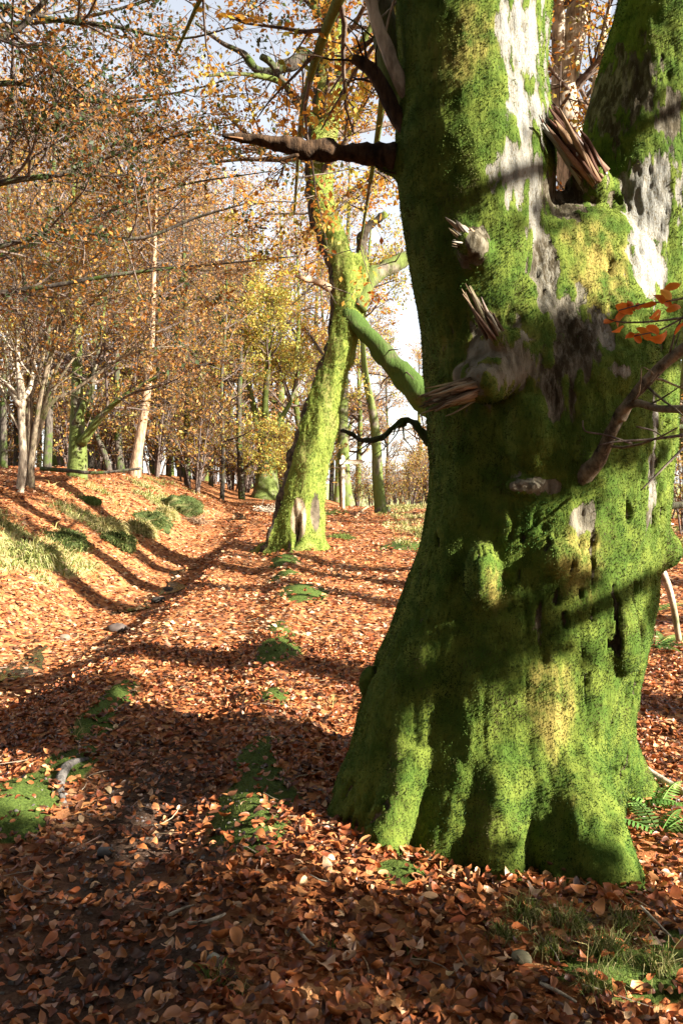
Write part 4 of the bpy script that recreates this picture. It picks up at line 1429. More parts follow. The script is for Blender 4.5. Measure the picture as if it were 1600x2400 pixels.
featured('stout green pollard with stubby dark arms at the far end of the path', (622, 1165), 38.0,
         [[(622, 1172, 42), (621, 1155, 33), (622, 1120, 27), (624, 1070, 25), (624, 1030, 25), (625, 1005, 24), (626, 990, 16)],
          [(612, 1020, 12), (605, 1000, 10), (598, 970, 8), (590, 930, 6), (570, 860, 4), (540, 780, 2)], [(640, 1020, 12), (646, 1000, 9), (658, 975, 7), (680, 930, 5), (700, 850, 3)], [(625, 1010, 10), (622, 950, 8), (630, 860, 6), (640, 740, 3)]],
         [LV(9, 0.45, 1, 0.9, 3.4, k=4, up=0.05, flat=0.5), LV(7, 0.2, 1, 0.8, 2.0, npts=5, k=3, flat=0.4), LV(6, 0.1, 1, 0.7, 0.9, npts=4, k=3, flat=0.3)],
         dict(per=12, size=0.14, spread=0.15, pal=YELG), (M_BARKM, M_TWIG), 108, name='pollard_tree', skip=1)
featured('dark green trunk standing right behind the wooden signpost', (812, 1182), 37.0,
         [[(814, 1190, 17), (808, 1130, 15), (804, 1060, 14), (803, 960, 13), (806, 860, 11), (812, 740, 8), (815, 560, 5), (820, 380, 3)]],
         [LV(14, 0.3, 1, 1.0, 4.2, k=4), LV(7, 0.2, 1, 0.8, 1.9, npts=5, k=3, flat=0.5), LV(5, 0.1, 1, 0.7, 0.9, npts=4, k=3, flat=0.4)], dict(per=11, size=0.13, spread=0.14, pal=GOLD), (M_BARKM, M_TWIG), 109)
featured('slim bowed mossy tree on the rise between signpost and great trunk', (893, 1212), 29.0,
         [[(896, 1220, 18), (889, 1180, 14), (884, 1110, 13), (882, 1050, 12), (874, 970, 10), (858, 890, 8), (850, 800, 6), (858, 680, 4), (870, 520, 2)]],
         [LV(13, 0.35, 1, 1.0, 3.4, k=4), LV(7, 0.2, 1, 0.8, 1.6, npts=5, k=3, flat=0.5), LV(5, 0.1, 1, 0.7, 0.8, npts=4, k=3, flat=0.4)], dict(per=10, size=0.11, spread=0.12, pal=YELG), (M_BARKM, M_TWIG), 110)
featured('pale limbed beech seen through the fork of the great trunk', (1400, 1330), 11.0,
         [[(1395, 1340, 60), (1385, 1150, 48), (1370, 800, 44), (1345, 450, 38), (1315, 250, 32), (1335, 100, 28), (1365, -40, 24), (1380, -300, 14), (1390, -600, 5)], [(1325, 200, 20), (1300, 90, 16), (1290, -20, 12), (1240, -200, 6)], [(1345, 420, 14), (1380, 300, 12), (1400, 150, 9), (1440, -50, 4)]],
         [LV(14, 0.3, 1, 1.0, 2.6, k=5), LV(7, 0.2, 1, 0.8, 1.2, npts=5, k=3, flat=0.5), LV(5, 0.1, 1, 0.7, 0.6, npts=4, k=3, flat=0.4)], dict(per=9, size=0.075, spread=0.08, pal=GOLD), (M_BARKP, M_TWIG), 111)


# beech leaning in from beyond the left edge: long low horizontal limbs
def overhang(label, base, stems, pal, seed, per=12, size=0.075, ls=1.0):
    rng = np.random.default_rng(seed)
    base = np.array([base[0], base[1], gz1(*base)])
    root = empty('beech_tree', base, label, 'tree')
    tree_parts(root, [(np.array(s)[:, :3] - base, np.array(s)[:, 3]) for s in stems],
               [LV(11, 0.15, 1, 0.8, 2.4 * ls, flat=0.5, up=0.0, npts=7, k=5), LV(7, 0.15, 1, 0.75, 1.1 * ls, flat=0.4, npts=5, k=3), LV(5, 0.1, 1, 0.7, 0.5 * ls, flat=0.4, npts=4, k=3)],
               dict(per=per, size=size, spread=0.08, pal=pal), (M_BARKD, M_TWIG), rng)


def wp(px, py, d, r):
    q = P(px, py, d)
    return [q[0], q[1], q[2], r]


overhang('dark beech beyond the left edge whose long limbs reach in over the gully', (-6.4, 11.0),
         [[[-6.4, 11.0, 0.2, 0.32], [-6.3, 11.0, 3.0, 0.26], [-6.2, 11.1, 6.0, 0.2], [-6.0, 11.2, 9.0, 0.12], [-5.8, 11.3, 12.0, 0.05]],
          [wp(-160, 470, 11, 0.054), wp(20, 425, 11, 0.042), wp(160, 405, 11, 0.036), wp(260, 365, 11, 0.030), wp(370, 333, 11, 0.021), wp(470, 300, 10.8, 0.012)],
          [wp(-160, 620, 11, 0.048), wp(30, 570, 11, 0.036), wp(160, 540, 11, 0.030), wp(320, 560, 11, 0.024), wp(460, 510, 11, 0.018), wp(600, 470, 10.8, 0.009)],
          [wp(-160, 230, 11, 0.060), wp(20, 195, 11, 0.042), wp(140, 215, 11, 0.030), wp(260, 240, 11, 0.024), wp(380, 230, 10.6, 0.012)],
          [wp(-160, 140, 10, 0.060), wp(20, 80, 10, 0.042), wp(80, 30, 10, 0.036), wp(160, -60, 10, 0.024), wp(260, -120, 9.8, 0.012)],
          [wp(-160, -40, 11, 0.060), wp(100, 40, 11, 0.036), wp(260, 60, 11, 0.030), wp(420, 90, 11, 0.018), wp(560, 60, 10.6, 0.009)]], RUSTG, 201, per=6)
overhang('second beech past the left edge carrying rusty sprays across the upper picture', (-9.0, 15.5),
         [[[-9.0, 15.5, 1.0, 0.32], [-9.0, 15.6, 5.0, 0.26], [-8.8, 15.7, 9.0, 0.18], [-8.6, 15.8, 14.0, 0.06]],
          [wp(-220, 330, 16, 0.072), wp(0, 300, 16, 0.054), wp(200, 240, 16, 0.036), wp(400, 220, 16, 0.024), wp(560, 180, 15.5, 0.009)],
          [wp(-220, 100, 16, 0.072), wp(0, 60, 16, 0.054), wp(200, 40, 16, 0.036), wp(420, -20, 16, 0.024), wp(600, -60, 15.5, 0.009)],
          [wp(-220, 640, 16, 0.060), wp(0, 600, 16, 0.048), wp(200, 520, 16, 0.036), wp(400, 440, 16, 0.024), wp(640, 400, 15.5, 0.009)],
          [wp(-220, 700, 16, 0.060), wp(50, 680, 16, 0.048), wp(300, 640, 16, 0.036), wp(500, 620, 16, 0.024), wp(700, 600, 15.5, 0.009)]], RUST, 202, per=3, size=0.09)


# ------------------------------------------------------------------ the far wood
def proto(kind, seed):
    rng = np.random.default_rng(seed)
    root = empty('woodland_tree')
    if kind == 'slim':
        stems = [(np.array([[0, 0, -0.4], [0.1, 0, 3], [0.0, 0.1, 7], [0.3, 0, 12], [0.3, 0.2, 17]]), np.array([0.17, 0.14, 0.11, 0.07, 0.02]))]
        lv = [LV(24, 0.22, 1, 1.0, 3.4, shape=0.45, k=4), LV(7, 0.2, 1, 0.8, 1.6, npts=5, k=3, flat=0.7), LV(5, 0.1, 1, 0.7, 0.8, npts=3, k=3)]
        leaf, mats = dict(per=3, size=0.14, spread=0.14, pal=RUST), (M_BARKD, M_TWIGP)
    elif kind == 'broad':
        stems = [(np.array([[0, 0, -0.4], [0.1, 0, 2], [0.2, 0.1, 5], [0.0, 0, 10], [0.3, 0.2, 16]]), np.array([0.36, 0.28, 0.24, 0.14, 0.03])), (np.array([[0.1, 0, 2], [1.0, 0.3, 5], [2.2, 0.3, 9], [2.8, 0, 14]]), np.array([0.2, 0.17, 0.1, 0.03]))]
        lv = [LV(17, 0.18, 1, 1.1, 5.0, shape=0.4, k=5, flat=0.7, up=0.01), LV(8, 0.2, 1, 0.8, 2.2, npts=5, k=3, flat=0.4), LV(5, 0.1, 1, 0.7, 1.0, npts=3, k=3, flat=0.3)]
        leaf, mats = dict(per=5, size=0.13, spread=0.18, pal=RUST), (M_BARKM, M_TWIG)
    elif kind == 'gold':
        stems = [(np.array([[0, 0, -0.4], [-0.1, 0, 3], [0.2, 0.1, 6], [0.0, 0, 10], [0.1, 0.2, 15]]), np.array([0.26, 0.2, 0.17, 0.1, 0.02]))]
        lv = [LV(24, 0.12, 1, 1.15, 4.2, shape=0.4, k=4, flat=0.7, up=0.0), LV(8, 0.2, 1, 0.8, 1.9, npts=5, k=3, flat=0.4), LV(5, 0.1, 1, 0.7, 0.9, npts=3, k=3, flat=0.3)]
        leaf, mats = dict(per=6, size=0.14, spread=0.17, pal=GOLD), (M_BARKM, M_TWIG)
    elif kind == 'bare':
        stems = [(np.array([[0, 0, -0.4], [0.0, 0, 3], [0.3, 0.1, 7], [0.2, 0, 11], [0.5, 0.2, 16]]), np.array([0.14, 0.12, 0.10, 0.06, 0.02])), (np.array([[0, 0, 2.5], [-0.8, 0.2, 6], [-1.2, 0.1, 10], [-1.3, 0, 14]]), np.array([0.1, 0.08, 0.05, 0.02]))]
        lv = [LV(18, 0.2, 1, 0.75, 3.8, k=4), LV(9, 0.15, 1, 0.7, 1.9, npts=5, k=3), LV(7, 0.1, 1, 0.7, 0.9, npts=4, k=3)]
        leaf, mats = dict(per=2, size=0.14, spread=0.12, pal=RUST), (M_BARKD, M_TWIGP)
    elif kind == 'mast':
        stems = [(np.array([[0, 0, -0.4], [0.1, 0, 3], [0.0, 0.2, 7], [0.3, 0, 12], [0.3, 0.2, 18]]), np.array([0.38, 0.30, 0.26, 0.18, 0.04]))]
        lv = [LV(12, 0.45, 1, 0.9, 4.0, k=5), LV(6, 0.2, 1, 0.8, 1.8, npts=5, k=3, flat=0.6), LV(4, 0.1, 1, 0.7, 0.9, npts=3, k=3, flat=0.4)]
        leaf, mats = dict(per=5, size=0.14, spread=0.16, pal=GOLD), (M_BARKM, M_TWIG)
    elif kind == 'shrub':
        stems = []
        for q in range(9):
            a, t_ = rng.uniform(0, 6.28), rng.uniform(0.3, 1.2)
            dx, dy = math.cos(a) * t_, math.sin(a) * t_
            stems.append((np.array([[0.1 * dx, 0.1 * dy, -0.2], [0.4 * dx, 0.4 * dy, 0.9], [0.8 * dx, 0.8 * dy, 1.9], [1.3 * dx, 1.3 * dy, 3.0]]), np.array([0.035, 0.03, 0.02, 0.008])))
        lv = [LV(8, 0.15, 1, 0.7, 1.4, k=3, flat=0.8), LV(6, 0.15, 1, 0.7, 0.7, npts=4, k=3)]
        leaf, mats = dict(per=4, size=0.12, spread=0.12, pal=RUST + YELG[:2]), (M_TWIGP, M_TWIGP)
    else:
        stems = [(np.array([[0, 0, -0.4], [0.0, 0, 3], [0.1, 0.1, 7], [0.0, 0, 11], [0.1, 0.1, 15]]), np.array([0.2, 0.17, 0.13, 0.08, 0.02]))]
        lv = [LV(34, 0.1, 1, 1.3, 3.4, shape=0.55, k=4, flat=0.8, up=-0.02), LV(8, 0.2, 1, 0.8, 1.3, npts=4, k=3, flat=0.6), LV(4, 0.1, 1, 0.7, 0.6, npts=3, k=3)]
        leaf, mats = dict(per=22, size=0.17, spread=0.18, pal=GREEN), (M_BARKD, M_TWIG)  # leafed densely so the unseen copies block sky light
    tree_parts(root, stems, lv, leaf, mats, rng, kst=8)
    return root


PROTO = {k: [proto(k, s) for s in ss] for k, ss in dict(slim=(301, 302), broad=(311, 312), gold=(321,), bare=(331, 332), dark=(341,), mast=(351,), shrub=(361, 362)).items()}
FAR_LABEL = {'slim': ('slim dark-trunked tree with rusty leaves in the far wood', 'slim trees of the far wood'), 'broad': ('broad rusty-leaved beech in the far wood', 'broad beeches of the far wood'),
             'gold': ('golden-leaved tree in the far wood', 'golden trees of the far wood'), 'bare': ('thin nearly bare twiggy tree in the far wood', 'bare trees of the far wood'), 'dark': ('dark green evergreen in the far wood', 'evergreens of the far wood'), 'shrub': ('twiggy shrub in the undergrowth of the far wood', 'shrubs of the far wood'), 'mast': ('tall clean-stemmed beech', 'tall beeches')}
used = {}


def place(kind, x, y, sc, rng, label=None, group=None, rz=None):
    pl = PROTO[kind]
    i = int(rng.integers(len(pl)))
    rt = pl[i]
    loc = (x, y, gz1(x, y))
    rz = rng.uniform(0, 6.28) if rz is None else rz
    if (kind, i) not in used:
        used[(kind, i)] = 1
        rt.location = loc
        rt.rotation_euler = (0, 0, rz)
        rt.scale = (sc, sc, sc)
        r = rt
    else:
        r = copy_tree(rt, loc, rz, sc)
    if kind == 'shrub':
        r.name = 'shrub'
    tag(r, label or FAR_LABEL[kind][0], 'shrub' if kind == 'shrub' else 'tree', group or FAR_LABEL[kind][1])
    return r


def far_wood():
    rng = np.random.default_rng(77)
    spots = []
    # (kind, px, distance, scale)
    for px, d, k, s in ((-40, 30, 'slim', 1.0), (40, 34, 'bare', 1.05), (110, 28, 'slim', 1.0), (130, 40, 'broad', 1.1), (215, 36, 'bare', 1.1), (230, 46, 'slim', 1.2), (300, 42, 'broad', 1.15), (365, 33, 'bare', 0.95), (395, 38, 'bare', 1.0),
                        (430, 44, 'slim', 1.1), (440, 33, 'slim', 0.85), (480, 50, 'broad', 1.2), (495, 40, 'bare', 1.05), (520, 58, 'dark', 1.1), (540, 46, 'slim', 1.1), (580, 52, 'gold', 1.2), (660, 56, 'broad', 1.2), (700, 48, 'gold', 1.15),
                        (740, 60, 'broad', 1.3), (775, 52, 'slim', 1.1), (60, 48, 'broad', 1.3), (-120, 40, 'broad', 1.2), (170, 58, 'dark', 1.2), (360, 60, 'broad', 1.3), (420, 66, 'bare', 1.4), (610, 70, 'broad', 1.5), (300, 70, 'slim', 1.5),
                        (10, 26, 'bare', 0.9), (840, 58, 'gold', 1.0), (905, 70, 'bare', 0.9), (980, 62, 'gold', 0.85), (1080, 50, 'broad', 1.1), (-200, 32, 'slim', 1.1), (-300, 45, 'broad', 1.3), (250, 80, 'broad', 1.6), (470, 80, 'slim', 1.6), (560, 84, 'bare', 1.6),
                        (1500, 30, 'gold', 0.9), (1620, 24, 'broad', 0.8), (1350, 45, 'broad', 1.1), (1700, 40, 'gold', 1.1), (1900, 35, 'broad', 1.1), (1250, 34, 'slim', 1.0), (520, 34, 'slim', 0.7), (330, 50, 'bare', 1.2), (90, 66, 'slim', 1.5), (-60, 60, 'bare', 1.4),
                        (720, 75, 'slim', 1.5), (790, 80, 'broad', 1.4), (400, 52, 'gold', 1.1), (150, 32, 'bare', 1.0)):
        spots.append(((px - 800) * d / F, d, k, s))
    for x, y, k, s in spots:
        place(k, x, y, s * rng.uniform(0.92, 1.06), rng)
    for i in range(46):
        d = rng.uniform(31, 62)
        px = rng.uniform(-60, 790)
        if 470 < px < 690 and d < 42:
            d += 14
        if px > 740:
            px -= 300
        place('shrub', (px - 800) * d / F, d, rng.uniform(0.7, 1.5), rng)
    for px, d, sc in ((930, 44, 0.7), (960, 40, 0.8), (985, 46, 1.0), (1005, 38, 0.9), (915, 60, 0.9), (945, 66, 1.2), (870, 62, 1.1), (840, 52, 0.9), (975, 58, 1.3), (1560, 24, 0.9), (1600, 20, 0.8), (1530, 30, 1.1)):
        place('shrub', (px - 800) * d / F, d, sc, rng, 'pale sunlit shrub on the open slope behind the great trunk', 'shrubs on the open slope')


far_wood()


ORD = ['leftmost', 'second', 'third', 'fourth', 'fifth', 'sixth', 'seventh', 'eighth', 'ninth', 'tenth', 'eleventh', 'twelfth', 'thirteenth', 'fourteenth', 'fifteenth', 'sixteenth', 'seventeenth', 'eighteenth']


def number_far():
    for kind, (lab, grp) in FAR_LABEL.items():
        if kind == 'shrub':
            continue
        seen = [o for o in COL.objects if o.get('group') == grp]
        seen.sort(key=lambda o: o.location.x / o.location.y)
        for o in list(seen):
            px = 800 + F * o.location.x / o.location.y
            if px < -20 or px > 1000:
                seen.remove(o)
                o['label'] = lab + (', past the left edge' if px < 0 else ', behind the great trunk' if px < 1560 else ', past the right edge')
        for i, o in enumerate(seen):
            o['label'] = (lab + ', leftmost such') if i == 0 else (lab + ', %s from left' % ORD[i])


number_far()


def shade_trees():
    """trees standing right of and behind the viewpoint: they shade the path, the added ones behind block sky light"""
    rng = np.random.default_rng(55)
    lab = 'tree outside the view on the sunny side that shades the near path'
    for x, y, k, s in ((6.6, -2.35, 'dark', 0.76), (11.0, -4.9, 'dark', 0.8), (3.0, -3.6, 'gold', 0.55), (14.0, -6.3, 'gold', 0.75), (8.0, -7.8, 'dark', 1.2), (12.5, -10.5, 'dark', 1.3), (17.0, -13.0, 'dark', 1.4), (4.5, 0.1, 'dark', 0.24), (4.9, -1.1, 'dark', 0.28)):
        place(k, x, y, s, rng, lab, 'trees shading the path from beyond the frame')
    lab3 = 'unseen dark evergreen added behind the viewpoint to hold back sky light'
    for x, y, k, s in ((-4.0, -4.0, 'dark', 1.2), (2.0, -10.0, 'dark', 1.5), (-8.0, -1.5, 'dark', 1.4), (-10.5, 4.5, 'dark', 1.1), (-12.0, -9.0, 'dark', 1.5), (-4.0, -10.0, 'dark', 1.5), (0.3, -5.5, 'dark', 1.2), (4.0, -7.0, 'dark', 1.25), (-13.5, 2.0, 'dark', 1.4), (-8.5, -6.0, 'dark', 1.4), (-5.5, 0.6, 'dark', 0.8)):  # unseen evergreens added to cut the sky fill from behind
        place(k, x, y, s, rng, lab3, 'added trees behind the viewpoint')
    lab2 = 'tree outside the view to the right casting long trunk shadows over the leaves'
    for x, y, k, s in ((9.0, 1.95, 'mast', 1.0), (10.5, 5.4, 'mast', 1.1), (16.0, 6.0, 'mast', 1.0), (26.0, 8.0, 'slim', 1.1), (24.0, 14.0, 'mast', 1.1)):
        place(k, x, y, s, rng, lab2, 'trees casting shadows from beyond the right edge')


shade_trees()


def lane(t, ds, z, r):
    q = np.array([0.6, 3.5]) + t * SUN_XY + ds * np.array([-SUN_XY[1], SUN_XY[0]])
    return [q[0], q[1], z, r]


_b = lane(9.0, -2.8, 0, 0)
overhang('beech outside the view to the right whose low limbs dapple the great trunk', (_b[0], _b[1]),
         [[lane(9.0, -2.8, -0.3, 0.26), lane(9.0, -2.8, 4.0, 0.2), lane(9.0, -2.7, 8.0, 0.12), lane(9.0, -2.6, 11.0, 0.04)],
          [lane(9.0, -2.8, 5.2, 0.11), lane(9.1, -1.6, 5.8, 0.10), lane(9.0, -0.4, 6.0, 0.10), lane(9.1, 0.5, 6.1, 0.08), lane(9.0, 1.2, 6.1, 0.03)],
          [lane(9.0, -2.8, 3.0, 0.09), lane(6.6, -1.6, 4.0, 0.08), lane(5.6, -0.5, 4.25, 0.07), lane(5.4, 0.4, 4.3, 0.05), lane(5.3, 1.0, 4.3, 0.02)]], GOLD, 205, per=10, size=0.10, ls=0.36)
_b = lane(7.0, -2.4, 0, 0)
overhang('slender beech outside the view to the right with few leaves', (_b[0], _b[1]),
         [[lane(7.0, -2.4, -0.3, 0.12), lane(7.0, -2.4, 3.0, 0.1), lane(7.0, -2.3, 6.0, 0.07), lane(7.0, -2.2, 8.0, 0.03)],
          [lane(7.0, -2.4, 2.8, 0.06), lane(6.5, -1.2, 3.5, 0.05), lane(6.0, 0.0, 3.62, 0.045), lane(6.0, 1.0, 3.6, 0.03)],
          [lane(7.0, -2.4, 5.2, 0.06), lane(7.0, -1.2, 5.9, 0.05), lane(7.0, 0.0, 6.1, 0.045), lane(7.0, 1.0, 6.3, 0.03)]], GOLD, 206, per=1, size=0.10, ls=0.2)

# ------------------------------------------------------------------ signpost
def flat_box(c, sx, sy, sz, bev=0.0):
    c = np.asarray(c, float)
    v = np.array([[x, y, z] for x in (-1, 1) for y in (-1, 1) for z in (-1, 1)], float) * [sx / 2, sy / 2, sz / 2] + c
    f = np.array([[0, 1, 3, 2], [4, 6, 7, 5], [0, 4, 5, 1], [2, 3, 7, 6], [0, 2, 6, 4], [1, 5, 7, 3]])
    return v, f


M_POST = bark_mat('pale weathered oak', (0.55, 0.48, 0.34), (0.78, 0.70, 0.52), moss=(0.5, 0.46, 0.3), moss_amt=0.2, scale=10, bstr=0.3, bdist=0.01)


def build_signpost():
    b = gnd(803, 1192)
    d = b[1]
    s = d / F
    root = empty('signpost', b, 'pale wooden fingerpost with one arm pointing right on the rise', 'signpost')
    H = 122 * s
    v, f = flat_box((0, 0, H / 2 - 0.2), 9 * s, 9 * s, H + 0.4)
    top = np.array([[-4.5, -4.5], [4.5, -4.5], [4.5, 4.5], [-4.5, 4.5]]) * s
    cv = np.concatenate([np.c_[top * 1.02, np.full(4, H - 0.002)], [[0, 0, H + 4 * s]]])
    v2, f2 = merge([(v, f), (cv, np.array([[0, 1, 4], [1, 2, 4], [2, 3, 4], [3, 0, 4]]))])
    link('post', mk_mesh('post', v2, f2, M_POST), root)
    z = H - 13 * s
    o = np.array([[-7, -5], [44, -5], [50, 0], [44, 5], [-7, 5]]) * s
    a = np.c_[o[:, 0], np.full(5, -6.0 * s), o[:, 1] + z]
    bk = np.c_[o[:, 0], np.full(5, -4.7 * s), o[:, 1] + z]
    vv = np.concatenate([a, bk])
    sides = np.array([[i, (i + 1) % 5, 5 + (i + 1) % 5, 5 + i] for i in range(5)])
    link('finger_board', mk_mesh('finger_board', vv, [np.arange(5)[None], np.arange(9, 4, -1)[None], sides], M_POST), root)


build_signpost()


# ------------------------------------------------------------------ mossy hummocks on the left bank
def hummock(px, py, w, h, label, seed, pal, name='mossy_hummock', cat='hummock', dep=1.0, bl=0.10):
    rng = np.random.default_rng(seed)
    b = gnd(px, py + h * 0.35)
    s = b[1] / F
    root = empty(name, b, label, cat)
    rx, rz = w * s, h * s
    v, f = ball((0, 0, 0), 1.0, (rx, rx * dep, rz), 28, 18)
    v = v * (1 + 1.3 * (fbm(v * 1.8 / max(rx, 0.2), seed, 3)[:, None] - 0.5)) + [0, 0, -rz * 0.1]
    m = [None]
    cols = pick(pal, len(v), rng, 0.15) * 0.6
    link('mound', mk_mesh('mound', v, f, M_COL, cols, smooth=True), root)
    n = 2600
    u = nrm(rng.normal(0, 1, (n, 3)) * [1, 1, 0.8] + [0, -0.2, 0.5])
    C = u * [rx * 0.97, rx * dep * 0.97, rz * 0.97]
    C = C * (1 + 1.3 * (fbm(C * 1.8 / max(rx, 0.2), seed, 3)[:, None] - 0.5)) + [0, 0, -rz * 0.1]
    D = nrm(u * 0.7 + rng.normal(0, 0.35, (n, 3)) + [0, 0, -0.25])
    L = rng.uniform(0.4, 1.2, n) * bl
    bv, bf = blades(C, D, L, np.full(n, 0.016), rng, 1.5)
    link('grass_blades', mk_mesh('grass_blades', bv, bf, M_BLADE, np.repeat(pick(pal, n, rng, 0.3), 5, 0)), root, 'stuff')


MG = [(0.075, 0.10, 0.025, 3), (0.05, 0.07, 0.018, 2), (0.2, 0.19, 0.07, 1)]
ST = [(0.46, 0.38, 0.18, 3), (0.30, 0.28, 0.10, 2), (0.18, 0.19, 0.05, 1)]
hummock(416, 1182, 48, 32, 'dark green mossy hummock at the bend of the sunken way, farthest of three', 401, MG)
hummock(350, 1214, 44, 30, 'dark green mossy hummock in the middle of the bank edge', 402, MG)
hummock(280, 1268, 34, 28, 'small dark mossy hummock lowest on the grassy bank edge', 403, MG)
hummock(205, 1172, 24, 10, 'low fern-green clump on top of the left bank below the stout dark tree', 404, [(0.10, 0.16, 0.04, 2), (0.16, 0.2, 0.06, 1)], 'plant_clump', 'plant')
hummock(150, 1262, 52, 26, 'mossy green swelling on the slope of the left bank', 405, MG)
hummock(322, 1240, 26, 18, 'pale dry grass tussock between the two dark hummocks', 406, ST, 'grass_tussock', 'grass', 1.0, 0.28)
hummock(385, 1205, 18, 14, 'pale dry grass tussock below the farthest dark hummock', 407, ST, 'grass_tussock', 'grass', 1.0, 0.3)
hummock(240, 1235, 36, 16, 'broad straw-coloured grass tussock on the middle of the left bank', 408, ST, 'grass_tussock', 'grass', 1.0, 0.3)
hummock(75, 1300, 46, 20, 'yellow-green grass tussock at the foot of the left bank by the edge', 409, [(0.3, 0.29, 0.10, 2), (0.16, 0.19, 0.05, 2), (0.42, 0.36, 0.18, 1)], 'grass_tussock', 'grass', 1.0, 0.28)
hummock(800, 1262, 30, 8, 'low green grassy hump right of the leaning beech', 410, [(0.20, 0.24, 0.06, 2), (0.12, 0.15, 0.04, 1)], 'grass_tussock', 'grass', 1.0, 0.14)


# ------------------------------------------------------------------ twiggy heaps
def twig_heap(px, py, w, h, n, label, name, cat, seed, mat, rad=0.012, flat=0.4):
    rng = np.random.default_rng(seed)
    b = gnd(px, py)
    s = b[1] / F
    root = empty(name, b, label, cat)
    p0 = rng.normal(0, 0.35, (n, 3)) * [w * s, w * s * 0.7, h * s * 0.5]
    p0[:, 2] = np.abs(p0[:, 2])
    d = nrm(rng.normal(0, 1, (n, 3)) * [1, 0.8, flat])
    L = w * s * rng.uniform(0.4, 1.1, n)
    pts = np.stack([p0 + d * L[:, None] * t + rng.normal(0, 0.04, (n, 3)) - np.array([0, 0, 1]) * (t * t * 0.12 * L)[:, None] for t in (-0.5, -0.15, 0.2, 0.5)], 1)
    pts[..., 2] = np.maximum(pts[..., 2], -0.03)
    r = rng.uniform(0.5, 1.2, n)[:, None] * rad * np.array([1, 0.85, 0.65, 0.3])[None]
    v1, f1 = tubes(pts, r, 4)
    a, ra = grow(pts, r, 3, 0.3, 1, 0.6, 0.2, w * s * 0.3, 0.2, 4, 0.15, 0.0, 0.6, 0.6, rng)
    v2, f2 = tubes(a, ra, 3)
    v, f = merge([(v1, f1), (v2, f2)])
    link('twigs', mk_mesh('twigs', v, f, mat, smooth=True), root, 'stuff')


twig_heap(632, 1200, 46, 34, 45, 'heap of cut brushwood left of the leaning beech', 'brush_pile', 'brush pile', 501, M_BARKP, 0.022)
twig_heap(455, 1225, 45, 26, 60, 'tangle of pale dead bracken below the far hummock', 'dead_bracken', 'bracken', 502, M_BARKL, 0.012)
twig_heap(770, 1205, 45, 10, 25, 'low scatter of brushwood right of the leaning beech', 'brush_pile', 'brush pile', 503, M_BARKM, 0.02, 0.15)
twig_heap(130, 1085, 36, 30, 40, 'dark root plate of a fallen tree between coppice and stout tree', 'root_plate', 'root plate', 504, M_BARKD, 0.06)


def log(pts, d, label, name, cat, mat, k=10, lump=0.25, world=False):
    p, r = (np.array([q[:3] for q in pts]), np.array([q[3] for q in pts])) if world else px_stem(pts, d)
    b = np.array([p[0][0], p[0][1], gz1(p[0][0], p[0][1])])
    root = empty(name, b, label, cat)
    v, f = tube1(p - b, r, k, 30, True, lump, 3, 9.0)
    link('wood', mk_mesh('wood', v, f, mat, smooth=True), root)
    return root, b


def ground_line(pix, rad, lift=0.0):
    out = []
    for (px, py), r in zip(pix, rad):
        q = gnd(px, py)
        out.append([q[0], q[1], q[2] + r * 0.6 + lift, r])
    return out


log([(95, 1098, 5), (160, 1103, 5), (230, 1108, 4), (330, 1098, 3)], 20, 'thin dark fallen pole lying across the foot of the stout tree', 'fallen_pole', 'log', M_BARKD)
log(ground_line([(836, 1212), (848, 1200), (862, 1188)], [0.06, 0.055, 0.03]), 0, 'pale bleached branch stuck in the ground right of the signpost', 'fallen_branch', 'branch', M_BARKL, world=True)
log([(911, 1218, 5), (910, 1205, 5), (910, 1188, 5)], 30, 'short dark post stump beside the slim bowed tree', 'stump', 'stump', M_BARKD)
r_, b_ = log(ground_line([(1440, 1782), (1480, 1800), (1520, 1828), (1580, 1862), (1680, 1920)], [0.024, 0.026, 0.025, 0.02, 0.02], 0.02), 0, 'fallen grey branch lying on leaves right of the great trunk', 'fallen_branch', 'branch', M_BARKP, world=True)
log([(1590, 1500, 7, 6.5), (1572, 1400, 8, 6.4), (1550, 1340, 9, 6.3), (1530, 1310, 10, 6.3), (1500, 1305, 9, 6.4)], 6.4, 'arching pale branch behind the burr at the right edge', 'fallen_branch', 'branch', M_BARKP)
log([(1500, 1010, 6, 8), (1560, 1000, 7, 8), (1640, 1005, 8, 8)], 8, 'upper of two dark branches poking out behind the great trunk at right', 'dead_branch', 'branch', M_BARKD)
log([(1500, 1190, 7, 7), (1560, 1186, 8, 7), (1640, 1180, 9, 7)], 7, 'lower of two dark branches poking out behind the great trunk at right', 'dead_branch', 'branch', M_BARKD)
log(ground_line([(205, 1780), (165, 1796), (146, 1822), (140, 1850), (152, 1885)], [0.012, 0.022, 0.026, 0.022, 0.010], -0.006), 0, 'bare grey root crossing the left mossy edge of the path', 'root', 'root', M_BARKR, world=True)
for pix, lab in (([(438, 2188), (480, 2186), (515, 2172), (528, 2164)], 'curved pale twig lying on bare soil of the near path'), ([(395, 2168), (430, 2152), (455, 2145)], 'short grey twig left of the curved pale one'),
                 ([(1265, 2330), (1310, 2352), (1350, 2378)], 'thin bare stick on leaves at the bottom below the tree'), ([(1500, 2150), (1540, 2190), (1570, 2220)], 'dark stick leaning by the right root of the great trunk'),
                 ([(690, 2190), (715, 2225), (735, 2240)], 'thin brown twig among leaves in the near middle')):
    log(ground_line(pix, np.linspace(0.007, 0.004, len(pix)), 0.03), 0, lab, 'twig', 'twig', M_BARKP, 6, 0.1, True)


